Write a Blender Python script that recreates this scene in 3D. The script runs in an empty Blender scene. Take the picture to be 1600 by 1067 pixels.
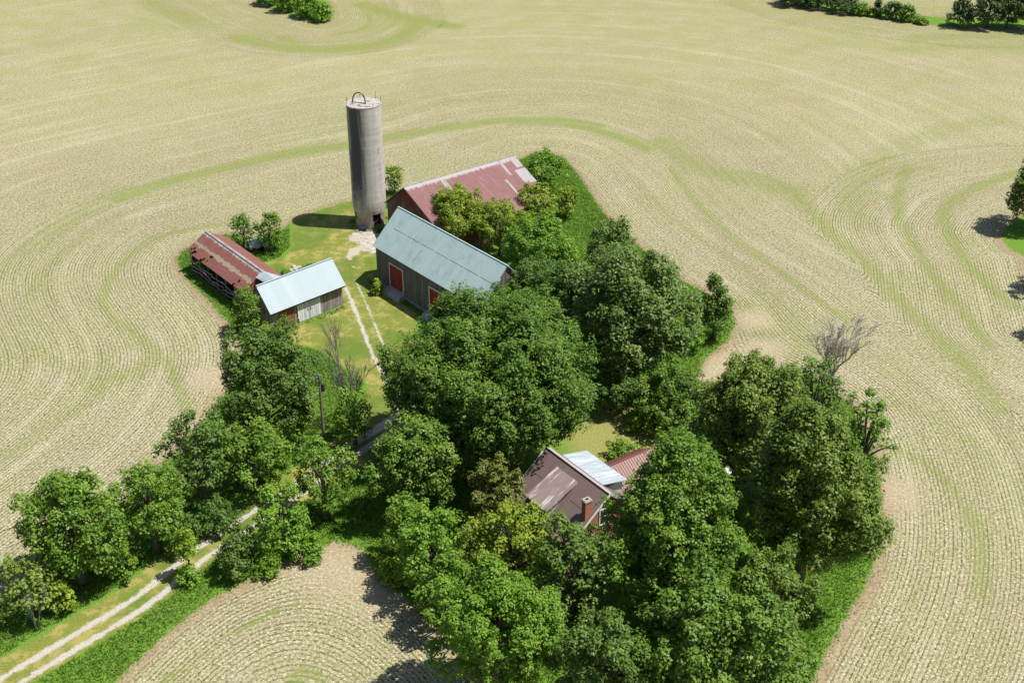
import bpy, math, random
import numpy as np
from mathutils import Vector, Matrix

SC = bpy.context.scene
COL = SC.collection
R = math.radians

# ------------------------------------------------------------------ camera, sky, sun, exposure
CAM_H, CAM_PITCH, CAM_LENS = 72.0, 29.0, 45.0
cam_d = bpy.data.cameras.new("camera")
cam = bpy.data.objects.new("camera", cam_d)
COL.objects.link(cam)
cam.location = (0, 0, CAM_H)
cam.rotation_euler = (R(90 - CAM_PITCH), 0, 0)
cam_d.lens, cam_d.sensor_width = CAM_LENS, 36.0
cam_d.clip_start, cam_d.clip_end = 1.0, 6000.0
SC.camera = cam

SUN_EL = 63.0
SUN_V = Vector((8.3, -1.3, 0)).normalized() * math.cos(R(SUN_EL)) + Vector((0, 0, math.sin(R(SUN_EL))))
world = bpy.data.worlds.new("World")
SC.world = world
world.use_nodes = True
wn = world.node_tree
sky = wn.nodes.new("ShaderNodeTexSky")
sky.sky_type = 'NISHITA'
sky.sun_disc = False
sky.sun_elevation = R(SUN_EL)
sky.sun_rotation = math.atan2(SUN_V.x, SUN_V.y)
sky.air_density, sky.dust_density, sky.ozone_density = 1.0, 1.0, 1.0
wn.links.new(sky.outputs[0], wn.nodes["Background"].inputs[0])
wn.nodes["Background"].inputs[1].default_value = 0.08
sun_d = bpy.data.lights.new("sun", 'SUN')
sun_d.energy, sun_d.angle, sun_d.color = 5.0, R(0.53), (1.0, 0.965, 0.90)
sun = bpy.data.objects.new("sun", sun_d)
sun.rotation_euler = SUN_V.to_track_quat('Z', 'Y').to_euler()
sun.location = (60, 100, 120)
COL.objects.link(sun)
SC.view_settings.view_transform = 'Standard'
SC.view_settings.look = 'None'
SC.view_settings.gamma = 1.0
SC.view_settings.use_curve_mapping = False
SC.view_settings.exposure = 0.36
SC.cycles.max_bounces = 6
SC.cycles.transparent_max_bounces = 4

# ------------------------------------------------------------------ survey helper: photo point -> real place on the plane z
CP, SP, FPX = math.cos(R(CAM_PITCH)), math.sin(R(CAM_PITCH)), CAM_LENS / 36.0 * 1600
def at(px, py, z=0.0):
    u, v = (px - 800) / FPX, (533.5 - py) / FPX
    dx, dy, dz = u, CP + v * SP, -SP + v * CP
    t = (z - CAM_H) / dz
    return Vector((dx * t, dy * t, z))
def depth(p):
    return p.y * CP - (p.z - CAM_H) * SP
def row_of(p):
    q = p.y * SP + (p.z - CAM_H) * CP
    return 533.5 - FPX * q / depth(p)
def height_at(base, py):
    lo, hi = 0.0, 60.0
    for _ in range(40):
        m = (lo + hi) / 2
        if row_of(Vector((base.x, base.y, m))) > py: lo = m
        else: hi = m
    return lo

# ------------------------------------------------------------------ node helper
class NB:
    def __init__(s, name, rough=0.8, spec=0.3):
        s.m = bpy.data.materials.new(name); s.m.use_nodes = True
        s.t = s.m.node_tree; s.b = s.t.nodes["Principled BSDF"]
        s.b.inputs["Roughness"].default_value = rough
        s.b.inputs["Specular IOR Level"].default_value = spec
        s._oc = None
    def new(s, t): return s.t.nodes.new(t)
    def put(s, sock, v):
        if isinstance(v, bpy.types.NodeSocket): s.t.links.new(v, sock)
        elif isinstance(v, (tuple, list)) and len(v) == 3 and sock.type == 'RGBA': sock.default_value = (*v, 1)
        else: sock.default_value = v
    def oc(s):
        if s._oc is None: s._oc = s.new("ShaderNodeTexCoord").outputs["Object"]
        return s._oc
    def xyz(s):
        n = s.new("ShaderNodeSeparateXYZ"); s.t.links.new(s.oc(), n.inputs[0]); return n.outputs
    def comb(s, x, y, z):
        n = s.new("ShaderNodeCombineXYZ")
        for i, v in enumerate((x, y, z)): s.put(n.inputs[i], v)
        return n.outputs[0]
    def noise(s, scale, detail=4, rough=0.6, vec=None, stretch=None):
        n = s.new("ShaderNodeTexNoise")
        v = vec if vec is not None else s.oc()
        if stretch:
            mp = s.new("ShaderNodeMapping"); s.t.links.new(v, mp.inputs[0]); mp.inputs["Scale"].default_value = stretch; v = mp.outputs[0]
        s.t.links.new(v, n.inputs["Vector"])
        n.inputs["Scale"].default_value = scale; n.inputs["Detail"].default_value = detail; n.inputs["Roughness"].default_value = rough
        return n.outputs["Fac"]
    def white(s, v, dims='1D'):
        n = s.new("ShaderNodeTexWhiteNoise"); n.noise_dimensions = dims
        s.put(n.inputs["W"] if dims == '1D' else n.inputs["Vector"], v); return n.outputs["Value"]
    def math(s, op, a, b=0.0, c=0.0, clamp=False):
        n = s.new("ShaderNodeMath"); n.operation = op; n.use_clamp = clamp
        s.put(n.inputs[0], a); s.put(n.inputs[1], b); s.put(n.inputs[2], c); return n.outputs[0]
    def step(s, v, lo, hi):
        n = s.new("ShaderNodeMapRange"); n.interpolation_type = 'SMOOTHSTEP'
        s.put(n.inputs["Value"], v); s.put(n.inputs["From Min"], lo); s.put(n.inputs["From Max"], hi); return n.outputs[0]
    def ramp(s, f, *stops):
        n = s.new("ShaderNodeValToRGB"); e = n.color_ramp.elements
        while len(e) < len(stops): e.new(0.5)
        for i, (p, c) in enumerate(stops): e[i].position = p; e[i].color = (*c, 1)
        s.put(n.inputs[0], f); return n.outputs[0]
    def mix(s, f, a, b, mode='MIX'):
        n = s.new("ShaderNodeMix"); n.data_type = 'RGBA'; n.blend_type = mode
        s.put(n.inputs["Factor"], f); s.put(n.inputs["A"], a) if False else None
        s.put(n.inputs[0], f); s.put(n.inputs[6], a); s.put(n.inputs[7], b); return n.outputs[2]
    def attr(s, name):
        n = s.new("ShaderNodeAttribute"); n.attribute_name = name; return n.outputs["Fac"]
    def bump(s, h, strength=0.5, dist=0.05):
        n = s.new("ShaderNodeBump"); s.put(n.inputs["Height"], h)
        n.inputs["Strength"].default_value = strength; n.inputs["Distance"].default_value = dist
        s.t.links.new(n.outputs[0], s.b.inputs["Normal"])
    def done(s, col): s.put(s.b.inputs["Base Color"], col); return s.m

# ------------------------------------------------------------------ object helpers
class MB:
    def __init__(s): s.v, s.f = [], []
    def add(s, vs, fs):
        o = len(s.v); s.v += [tuple(v) for v in vs]; s.f += [tuple(i + o for i in f) for f in fs]; return s
    def box(s, x0, x1, y0, y1, z0, z1):
        return s.hexa([(x0,y0,z0),(x1,y0,z0),(x1,y1,z0),(x0,y1,z0),(x0,y0,z1),(x1,y0,z1),(x1,y1,z1),(x0,y1,z1)])
    def hexa(s, p): return s.add(p, [(3,2,1,0),(4,5,6,7),(0,1,5,4),(1,2,6,5),(2,3,7,6),(3,0,4,7)])
    def slab(s, q, t):   # quad with a thickness t downwards along its normal
        q = [Vector(p) for p in q]; n = (q[1] - q[0]).cross(q[3] - q[0]).normalized()
        if n.z < 0: n = -n
        return s.hexa([p - n * t for p in q] + q)
    def prism(s, prof, x0, x1):   # profile of (y, z) extruded along x
        k = len(prof)
        vs = [(x0, y, z) for y, z in prof] + [(x1, y, z) for y, z in prof]
        return s.add(vs, [tuple(range(k))[::-1], tuple(range(k, 2 * k))] + [(i, (i + 1) % k, k + (i + 1) % k, k + i) for i in range(k)])
    def tube(s, pts, rads, sides=6, cap=True):
        pts = [Vector(p) for p in pts]; o = len(s.v); n = len(pts)
        for i, p in enumerate(pts):
            t = (pts[min(i + 1, n - 1)] - pts[max(i - 1, 0)]).normalized()
            a = t.orthogonal().normalized(); b = t.cross(a)
            for k in range(sides):
                g = 2 * math.pi * k / sides
                s.v.append(tuple(p + (a * math.cos(g) + b * math.sin(g)) * rads[i]))
        for i in range(n - 1):
            for k in range(sides):
                k2 = (k + 1) % sides
                s.f.append((o + i * sides + k, o + i * sides + k2, o + (i + 1) * sides + k2, o + (i + 1) * sides + k))
        if cap:
            s.f.append(tuple(o + k for k in range(sides))[::-1]); s.f.append(tuple(o + (n - 1) * sides + k for k in range(sides)))
        return s
    def build(s, name, mat, parent=None, smooth=False, loc=None):
        me = bpy.data.meshes.new(name); me.from_pydata(s.v, [], s.f)
        me.materials.append(mat)
        if smooth:
            for p in me.polygons: p.use_smooth = True
        o = bpy.data.objects.new(name, me); COL.objects.link(o)
        if parent: o.parent = parent
        if loc: o.location = loc
        return o
def tag(o, label=None, cat=None, group=None, kind=None):
    if label: o["label"] = label
    if cat: o["category"] = cat
    if group: o["group"] = group
    if kind: o["kind"] = kind
    return o
def thing(name, label, cat, loc, rz=0.0, group=None):
    o = bpy.data.objects.new(name, None); COL.objects.link(o)
    o.location = loc; o.rotation_euler = (0, 0, rz); o.empty_display_size = 0.5
    return tag(o, label, cat, group)
def quad_mesh(name, V, nq, mat, attrs=None, parent=None):   # V: (nq*4, 3) numpy
    me = bpy.data.meshes.new(name)
    me.vertices.add(nq * 4); me.vertices.foreach_set("co", V.astype(np.float32).ravel())
    me.loops.add(nq * 4); me.loops.foreach_set("vertex_index", np.arange(nq * 4, dtype=np.int32))
    me.polygons.add(nq); me.polygons.foreach_set("loop_start", np.arange(0, nq * 4, 4, dtype=np.int32))
    try: me.polygons.foreach_set("loop_total", np.full(nq, 4, dtype=np.int32))
    except Exception: pass
    me.update(calc_edges=True)
    for k, a in (attrs or {}).items():
        at_ = me.attributes.new(k, 'FLOAT', 'POINT'); at_.data.foreach_set("value", a.astype(np.float32))
    me.materials.append(mat)
    o = bpy.data.objects.new(name, me); COL.objects.link(o)
    if parent: o.parent = parent
    return o

# ------------------------------------------------------------------ where things lie (photo points on the ground)
ISLAND = [(275,405),(288,432),(318,462),(350,497),(372,528),(383,548),(362,600),(322,655),(285,700),(235,745),(175,800),(110,850),(60,890),(0,945),(-60,1000),(-160,1090),
          (-160,1290),(40,1180),(178,1067),(258,992),(325,940),(390,905),(470,864),(525,846),(566,858),(592,900),(640,940),(690,985),(735,1030),(775,1085),(800,1160),
          (1215,1180),(1268,1067),(1290,1020),(1315,975),(1345,930),(1362,890),(1376,840),(1376,790),(1368,740),(1362,690),(1335,640),(1300,604),(1250,580),(1190,575),(1145,585),(1110,603),(1088,590),
          (1102,560),(1135,535),(1150,505),(1140,480),(1098,456),(1058,434),(1022,402),(985,375),(945,335),(925,305),(905,275),(885,250),(862,240),(836,238),(812,250),(760,272),(690,290),(640,296),(605,298),(550,313),(500,327),(458,345),(440,360),(412,371),(385,371),(352,366),(315,376),(287,391)]
B_LEFT = [(-60,1290),(178,1067),(258,992),(325,940),(390,905),(470,864),(525,846)]
B_RIGHT = [(566,858),(592,900),(640,940),(690,985),(735,1030),(775,1085),(830,1200)]
CLUMP_R = [(1562,370),(1575,350),(1600,335),(1660,325),(1760,350),(1800,480),(1700,560),(1640,520),(1600,400),(1578,390)]
CLUMP_T = [(390,-8),(425,12),(470,30),(505,38),(520,30),(518,12),(505,-5),(480,-40),(400,-50)]
HEDGE_R = [(1215,-6),(1260,10),(1340,24),(1440,38),(1500,44),(1600,46),(1760,44),(1760,30),(1600,28),(1500,30),(1440,25),(1340,10),(1250,-12)]
DRIVE = [(-90,1135),(30,1055),(130,995),(225,936),(310,868),(400,808),(470,762),(545,708),(592,678),(628,650),(633,622),(612,588),(590,545),(572,500),(556,462),(541,432),(524,405),(530,385)]
def G(pts): return np.array([at(*p)[:2] for p in pts])
def smooth_line(P, n=8):
    P = np.asarray(P); out = []
    for i in range(len(P) - 1):
        p0, p1, p2, p3 = P[max(i-1,0)], P[i], P[i+1], P[min(i+2,len(P)-1)]
        for t in np.linspace(0, 1, n, endpoint=False):
            out.append(0.5*((2*p1)+(-p0+p2)*t+(2*p0-5*p1+4*p2-p3)*t*t+(-p0+3*p1-3*p2+p3)*t**3))
    out.append(P[-1]); return np.array(out)
def dist_line(X, Y, P, closed=False):
    d = np.full(X.shape, 1e9); Q = list(P) + ([P[0]] if closed else [])
    for a, b in zip(Q[:-1], Q[1:]):
        vx, vy = b[0]-a[0], b[1]-a[1]; L = vx*vx+vy*vy+1e-9
        t = np.clip(((X-a[0])*vx+(Y-a[1])*vy)/L, 0, 1)
        d = np.minimum(d, np.hypot(X-a[0]-t*vx, Y-a[1]-t*vy))
    return d
def inside(X, Y, P):
    r = np.zeros(X.shape, bool); j = len(P) - 1
    for i in range(len(P)):
        xi, yi, xj, yj = P[i][0], P[i][1], P[j][0], P[j][1]
        c = ((yi > Y) != (yj > Y)) & (X < (xj-xi)*(Y-yi)/(yj-yi+1e-12)+xi)
        r ^= c; j = i
    return r
def sd(X, Y, P):
    d = dist_line(X, Y, P, True); return np.where(inside(X, Y, P), d, -d)

# greener bands of the field: (points, half width in m, strength)
BANDS = [
 ([(185,310),(260,285),(330,268),(450,240),(545,227),(610,214),(700,200),(790,188),(880,192),(960,212),(1010,232)], 2.0, .75),
 ([(800,190),(870,188),(930,198)], 2.2, .8),
 ([(1555,190),(1480,203),(1400,235),(1345,275),(1330,310),(1342,350)], 3.5, .45),
 ([(1420,262),(1404,300),(1407,345),(1440,405),(1490,470),(1545,540)], 1.1, .65),
 ([(1590,270),(1510,300),(1477,332),(1488,378),(1528,430),(1585,480)], 1.3, .65),
 ([(1320,290),(1380,305),(1410,318)], 1.2, .5),
 ([(1160,270),(1210,285),(1250,315),(1300,365),(1370,430),(1420,485),(1500,560),(1560,640)], 1.6, .6),
 ([(1050,262),(1085,312),(1130,360),(1215,420),(1280,470),(1345,512)], 1.0, .6),
 ([(1035,222),(1095,262),(1190,288),(1240,300)], 3.0, .55),
 ([(960,240),(1010,300),(1060,350),(1120,390),(1200,450),(1270,530)], .7, .4),
 ([(1372,690),(1450,728),(1500,780),(1530,840),(1532,935)], 1.0, .55),
 ([(1400,620),(1500,680),(1570,740),(1600,800)], 1.8, .35),
 ([(1340,540),(1440,610),(1520,650),(1600,690)], 2.2, .3),
 ([(390,345),(300,358),(245,372),(195,408),(163,455),(172,490),(215,525),(255,560),(282,605),(292,650)], .9, .6),
 ([(190,345),(140,370),(92,402),(52,450),(38,500),(60,550),(120,580),(155,605),(150,625),(110,645),(40,690),(-20,730)], 1.1, .45),
 ([(60,470),(30,520),(20,560)], 4.0, .3),
 ([(80,360),(190,300)], 3.5, .45), ([(0,420),(60,380)], 4.0, .4),
 ([(150,600),(200,585),(225,570)], 2.2, .45), ([(150,570),(190,540)], 2.5, .3),
 ([(375,60),(450,76),(530,77),(600,68),(640,50),(660,30)], 3.0, .75),
 ([(440,60),(480,74),(540,78)], 2.0, .6), ([(565,8),(610,22),(650,32),(710,42)], 2.6, .9),
 ([(590,12),(640,36)], 3.5, .5), ([(572,20),(578,34),(560,48),(520,55)], .8, .7),
 ([(225,2),(260,18),(300,30)], 4.0, .5), ([(1400,78),(1520,74),(1600,80)], 3.0, .5),
 ([(1270,72),(1310,70)], 2.5, .4), ([(1430,60),(1540,56),(1620,56)], 3.0, .5),
 ([(1150,490),(1200,520),(1260,540)], 5.0, .45), ([(1190,470),(1240,510)], 4.0, .4),
 ([(1340,400),(1420,450)], 4.0, .3), ([(1560,70),(1380,150)], 2.0, .2),
 ([(370,985),(440,950),(500,930)], .25, .9), ([(250,1065),(290,1048)], .3, .9),
 ([(455,1062),(480,1050),(500,1062)], 1.0, .6),
]
BARE = [((548,880),5.0),((1112,600),5.0),((1135,570),3.0),((1175,500),2.5),((1195,545),2.5),((560,330),2.0),((295,660),2.0),((340,590),3.0),((600,925),3.0),((1390,770),3.0)]
GRAVEL = [((543,396),1.3),((536,404),.9),((552,392),.8),((570,372),1.8),((580,386),1.5),((545,418),.7)]
BROWNISH = [((1205,128),4.0),((1240,158),4.0),((1420,272),4.0),((1440,265),3.0)]
GI, GBL, GBR = G(ISLAND), G(B_LEFT), G(B_RIGHT)
GCR, GCT, GHR = G(CLUMP_R), G(CLUMP_T), G(HEDGE_R)
GD = smooth_line(G(DRIVE))
LAWN = G([(405,414),(440,404),(457,386),(456,348),(500,328),(556,313),(612,330),(588,380),(582,440),(650,490),(650,600),(640,700),(560,640),(575,600),(500,545),(440,535),(420,520),(430,515),(545,478),(560,440),(520,400),(440,425)])
LAWN2 = G([(870,660),(905,625),(960,630),(1060,655),(1085,690),(1010,730),(960,740),(905,725)])

LA, LB = at(30, 1055), at(400, 808)
def lane_right(X, Y):   # the unmown verge on the field side of the lane
    cr = (LB.x-LA.x)*(Y-LA.y) - (LB.y-LA.y)*(X-LA.x)
    return (cr < 0) & (Y < 99)
def ground_fields(X, Y, shape=None):
    sA = sd(X, Y, GI)
    others = [sd(X, Y, P) for P in (GCR, GCT, GHR)]
    grass = np.maximum.reduce([sA] + others)
    dA = np.where(sA < 0, -sA, 0)
    rows = -sA
    inB = inside(X, Y, np.vstack([GBL, GBR]))
    if shape is not None:   # the drill turns in wide curves: smooth the field lines
        r2 = rows.reshape(shape).copy(); w = 15; pad = w//2
        for ax in (0, 1, 0, 1):
            p_ = np.pad(r2, [(pad, pad) if a_ == ax else (0, 0) for a_ in (0, 1)], mode='edge')
            c_ = np.cumsum(p_, axis=ax); z_ = np.zeros_like(np.take(c_, [0], axis=ax)); c_ = np.concatenate([z_, c_], axis=ax)
            r2 = (np.take(c_, range(w, c_.shape[ax]), axis=ax) - np.take(c_, range(0, c_.shape[ax]-w), axis=ax))/w
        rows = r2.ravel()
    for s_, reach in zip(others, (26.0, 24.0, 15.0)):   # headland passes round the other islands of the field
        rows = np.where((s_ < 0) & (-s_ < reach) & (-s_ < -sA), -s_, rows)
    dl, dr = dist_line(X, Y, GBL), dist_line(X, Y, GBR)
    k = 4.0
    rows = np.where(inB, -k*np.log(np.exp(-dl/k)+np.exp(-dr/k)), rows)
    crop = np.zeros(X.shape)
    for P, w, s in BANDS:
        d = dist_line(X, Y, smooth_line(G(P), 5) if len(P) > 2 else G(P))
        crop = np.maximum(crop, .88 * s * np.clip(1.4 - d / w, 0, 1))
    bare = np.zeros(X.shape)
    for p, r in BARE:
        g = at(*p); bare = np.maximum(bare, np.clip(1.4 - np.hypot(X-g.x, Y-g.y)/r, 0, 1))
    brown = np.zeros(X.shape)
    for p, r in BROWNISH:
        g = at(*p); brown = np.maximum(brown, np.clip(1.0 - np.hypot((X-g.x)*.6, Y-g.y)/r, 0, 1))
    pale = np.zeros(X.shape)
    for p, r in GRAVEL:
        g = at(*p); pale = np.maximum(pale, np.clip(1.5 - np.hypot((X-g.x)*.7, Y-g.y)/r, 0, 1))
    dd = dist_line(X, Y, GD)
    lawn = np.clip(np.maximum.reduce([sd(X, Y, LAWN)/1.5 + .5, (np.where(lane_right(X, Y), 2.1, 3.4) - dd)/1.2]), 0, 1)
    dry = np.clip(sd(X, Y, LAWN2)/2 + .5, 0, 1)
    return dict(grass=grass, rows=rows, crop=crop, bare=bare, brown=brown, lawn=lawn, dry=dry, pale=pale)

# ------------------------------------------------------------------ ground materials
def grass_colours(n):
    big, mid, fine = n.noise(.12, 3), n.noise(.9, 4, .65), n.noise(5.5, 3, .7)
    tall = n.ramp(fine, (.25, (.06,.13,.014)), (.5, (.115,.22,.026)), (.78, (.18,.28,.05)))
    tall = n.mix(n.step(mid, .5, .72), tall, (.14,.23,.032))
    lawn = n.ramp(fine, (.2, (.085,.125,.022)), (.5, (.165,.19,.034)), (.8, (.27,.265,.085)))
    lawn = n.mix(n.math('MULTIPLY', n.step(n.noise(.42, 6, .8), .47, .60), .85), lawn, (.34,.28,.095))
    lawn = n.mix(n.math('MULTIPLY', n.step(big, .47, .58), .65), lawn, (.085,.15,.022))
    return tall, lawn, big, mid, fine
def mat_ground():
    n = NB("ground_soil", .95, .1)
    tall, lawn, big, mid, fine = grass_colours(n)
    grs, rows, crop, bare, brown, lw, dry = [n.attr(a) for a in ("grass","rows","crop","bare","brown","lawn","dry")]
    # stubble and straw between the rows
    fleck = n.noise(4.6, 4, .85); fleck2 = n.noise(3.0, 5, .85); patch = n.noise(.05, 4, .6); patch2 = n.noise(.35, 4, .6)
    straw = n.ramp(patch, (.32, (.305,.264,.152)), (.5, (.328,.297,.166)), (.68, (.288,.282,.118)))
    straw = n.mix(n.math('MULTIPLY', n.step(patch2, .48, .68), .5), straw, (.35,.30,.215))
    straw = n.mix(n.math('MULTIPLY', n.step(fleck, .52, .61), .85), straw, (.78,.735,.58))
    straw = n.mix(n.math('MULTIPLY', n.step(fleck2, .49, .40), .9), straw, (.105,.080,.042))
    straw = n.mix(n.math('MULTIPLY', n.step(n.noise(13.0, 2, .7), .46, .36), .6), straw, (.16,.13,.07))
    straw = n.mix(n.math('MULTIPLY', brown, .25), straw, (.22,.14,.08))
    # crop rows: a stripe every 0.38 m, broken into single plants
    wob = n.math('MULTIPLY', n.math('SUBTRACT', n.noise(1.1, 3), .5), .10)
    rk = n.math('DIVIDE', n.math('ADD', rows, wob), .38)
    ph = n.math('FRACT', rk)
    tri = n.math('ABSOLUTE', n.math('SUBTRACT', ph, .5))
    gap = n.noise(4.0, 3, .7); vigour = n.noise(.16, 4, .65)
    ragged = n.noise(.8, 4, .7)
    crop = n.math('MULTIPLY', crop, n.step(n.math('ADD', ragged, n.math('MULTIPLY', crop, .35)), .36, .66))
    wid = n.math('ADD', n.math('ADD', .0, n.math('MULTIPLY', vigour, .15)), n.math('MULTIPLY', crop, .20))
    wid = n.math('ADD', wid, n.math('MULTIPLY', n.math('SUBTRACT', gap, .5), 1.35))
    plant = n.step(tri, n.math('ADD', wid, .08), n.math('SUBTRACT', wid, .06))
    plant = n.math('MULTIPLY', plant, n.math('ADD', .5, n.math('MULTIPLY', n.white(n.math('FLOOR', rk)), .5)))
    thin = n.math('ADD', n.step(rows, 60.0, 16.0), n.math('MULTIPLY', vigour, .5), clamp=True)
    plant = n.math('MULTIPLY', plant, n.math('MULTIPLY', thin, n.math('ADD', .45, n.math('MULTIPLY', crop, .6)), clamp=True) if False else n.math('MAXIMUM', thin, n.math('MULTIPLY', crop, 1.0)))
    px_, py_, pz_ = n.xyz()
    sweep = n.noise(1.0, 5, .7, vec=n.comb(n.math('MULTIPLY', rows, .42), n.math('MULTIPLY', px_, .022), n.math('MULTIPLY', py_, .022)))
    straw = n.mix(n.math('MULTIPLY', n.step(sweep, .50, .66), .34), straw, n.mix(.5, straw, (.20,.19,.075)))
    straw = n.mix(n.math('MULTIPLY', n.step(sweep, .48, .34), .28), straw, (.52,.48,.34))
    keep = n.step(grs, -.3, -1.3)
    keep = n.math('MULTIPLY', keep, n.math('SUBTRACT', 1, bare, clamp=True))
    plant = n.math('MULTIPLY', plant, keep)
    green = n.ramp(n.noise(7, 2), (.3, (.060,.062,.020)), (.7, (.125,.13,.040)))
    green = n.mix(n.step(crop, .1, .8), green, (.15,.19,.040))
    field = n.mix(plant, straw, green)
    weeds = n.math('MULTIPLY', n.step(n.math('ADD', n.noise(3.4, 4, .8), n.math('MULTIPLY', crop, .34)), .54, .76), .75)
    field = n.mix(n.math('MULTIPLY', weeds, keep), field, (.19,.225,.055))
    far_green = n.step(n.new("ShaderNodeTexCoord").outputs["Object"] if False else n.xyz()[1], 150.0, 290.0)
    field = n.mix(n.math('MULTIPLY', far_green, n.math('ADD', .16, n.math('MULTIPLY', n.step(vigour, .35, .65), .34))), field, (.245,.25,.075))  # field colour turns greener towards its far end
    edge = n.math('MULTIPLY', n.step(n.math('ADD', grs, n.math('MULTIPLY', n.math('SUBTRACT', mid, .5), 2.4)), -1.9, -.1), n.math('ADD', .25, n.math('MULTIPLY', patch2, .9)), clamp=True)
    soil = n.ramp(fleck2, (.3, (.16,.105,.06)), (.6, (.30,.215,.13)))
    field = n.mix(edge, field, soil)
    field = n.mix(n.math('MULTIPLY', bare, .55), field, n.ramp(fleck, (.3, (.27,.20,.13)), (.65, (.46,.38,.26))))
    # grass
    dryc = n.ramp(fine, (.25, (.15,.15,.04)), (.6, (.28,.27,.085)), (.85, (.40,.36,.17)))
    g = n.mix(n.step(n.math('ADD', lw, n.math('MULTIPLY', n.math('SUBTRACT', mid, .5), .7)), .35, .7), tall, lawn)
    g = n.mix(dry, g, dryc)
    g = n.mix(n.step(n.math('ADD', n.attr('pale'), n.math('MULTIPLY', n.math('SUBTRACT', n.noise(1.5, 5, .8), .5), 1.6)), .45, .75), g, n.ramp(fine, (.3, (.30,.25,.19)), (.7, (.52,.46,.38))))
    k = n.step(n.math('ADD', grs, n.math('MULTIPLY', n.math('SUBTRACT', n.noise(1.4, 4, .7), .5), 2.6)), -.25, .3)
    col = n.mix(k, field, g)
    h = n.math('ADD', n.math('MULTIPLY', fine, .5), n.math('ADD', n.math('MULTIPLY', fleck2, .5), n.math('MULTIPLY', plant, .8)))
    n.bump(h, .55, .12)
    return n.done(col)
def axis(lo, hi, s, far):
    a = list(np.arange(lo, hi + s/2, s)); k = s; l, r = [], []; x = hi
    while x < far: k *= 1.6; x += k; r.append(x)
    k = s; x = lo
    while x > -far: k *= 1.6; x -= k; l.append(x)
    return np.array(l[::-1] + a + r)
def build_ground():
    xs, ys = axis(-128, 128, .8, 2500), axis(52, 318, .8, 2500)
    X, Y = np.meshgrid(xs, ys); nx, ny = len(xs), len(ys)
    co = np.stack([X.ravel(), Y.ravel(), np.zeros(X.size)], 1)
    F_ = ground_fields(X.ravel(), Y.ravel(), X.shape)
    i = np.arange((ny-1)*(nx-1)); r, c = i // (nx-1), i % (nx-1); a = r*nx+c
    q = np.stack([a, a+1, a+nx+1, a+nx], 1).astype(np.int32)
    me = bpy.data.meshes.new("ground")
    me.vertices.add(len(co)); me.vertices.foreach_set("co", co.astype(np.float32).ravel())
    me.loops.add(q.size); me.loops.foreach_set("vertex_index", q.ravel())
    me.polygons.add(len(q)); me.polygons.foreach_set("loop_start", np.arange(0, q.size, 4, dtype=np.int32))
    me.update(calc_edges=True)
    for k_, v in F_.items():
        t = me.attributes.new(k_, 'FLOAT', 'POINT'); t.data.foreach_set("value", np.clip(v, -400, 400).astype(np.float32))
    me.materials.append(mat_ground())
    o = bpy.data.objects.new("ground", me); COL.objects.link(o)
    tag(o, kind="structure")
build_ground()

def build_driveway():
    n = NB("driveway_gravel", .95, .15)
    tall, lawn, big, mid, fine = grass_colours(n)
    ac, wear, fade = n.attr("across"), n.attr("wear"), n.attr("fade")
    off = n.math('MULTIPLY', n.math('SUBTRACT', n.noise(1.3, 5, .8), .5), 1.0)
    d = n.math('ABSOLUTE', n.math('SUBTRACT', n.math('ABSOLUTE', n.math('ADD', ac, off)), .80))
    w = n.math('ADD', .30, n.math('MULTIPLY', n.math('SUBTRACT', n.noise(.35, 4, .7), .5), .6))
    w = n.math('ADD', w, n.math('MULTIPLY', wear, .9))
    w = n.math('SUBTRACT', w, n.math('MULTIPLY', fade, .75))
    gm = n.step(d, n.math('ADD', w, .16), n.math('SUBTRACT', w, .14))
    st = n.noise(6, 3, .8)
    gravel = n.ramp(st, (.25, (.25,.225,.19)), (.5, (.42,.385,.335)), (.8, (.60,.56,.505)))
    gravel = n.mix(n.math('MULTIPLY', n.step(mid, .55, .75), .6), gravel, (.33,.28,.19))
    n.bump(n.math('ADD', st, n.math('MULTIPLY', fine, .6)), .4, .06)
    m = n.done(n.mix(gm, lawn, gravel))
    P = smooth_line(G(DRIVE), 14); rng = np.random.default_rng(4)
    T = np.gradient(P, axis=0); T /= np.linalg.norm(T, axis=1)[:, None]; N = np.stack([-T[:,1], T[:,0]], 1)
    xs = np.array([-1.55,-1.2,-.8,-.4,0,.4,.8,1.2,1.55]); V, A, W, FD = [], [], [], []
    for i, p in enumerate(P):
        wz = rng.uniform(-.12, .12, 2); f = i / (len(P) - 1)
        for j, x in enumerate(xs):
            xx = x + (wz[0] if j == 0 else wz[1] if j == len(xs)-1 else 0)
            V.append((p[0]+N[i,0]*xx, p[1]+N[i,1]*xx, .006 + .02*max(0, .5-abs(x)))); A.append(xx)
            FD.append((.30 if xx < 0 else .12)*min(1, max(0, f-.56)/.06) + .35*min(1, max(0, f-.84)/.06))
            W.append(.35*max(0, 1-abs(f-.47)/.07) )
    k = len(xs); F_ = [(i*k+j, i*k+j+1, (i+1)*k+j+1, (i+1)*k+j) for i in range(len(P)-1) for j in range(k-1)]
    me = bpy.data.meshes.new("driveway"); me.from_pydata(V, [], F_); me.materials.append(m)
    if me.polygons[0].normal.z < 0: me.flip_normals()
    for nm, a in (("across", A), ("wear", W), ("fade", FD)):
        t = me.attributes.new(nm, 'FLOAT', 'POINT'); t.data.foreach_set("value", np.array(a, np.float32))
    o = bpy.data.objects.new("driveway", me); COL.objects.link(o); tag(o, kind="structure")
build_driveway()

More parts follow.
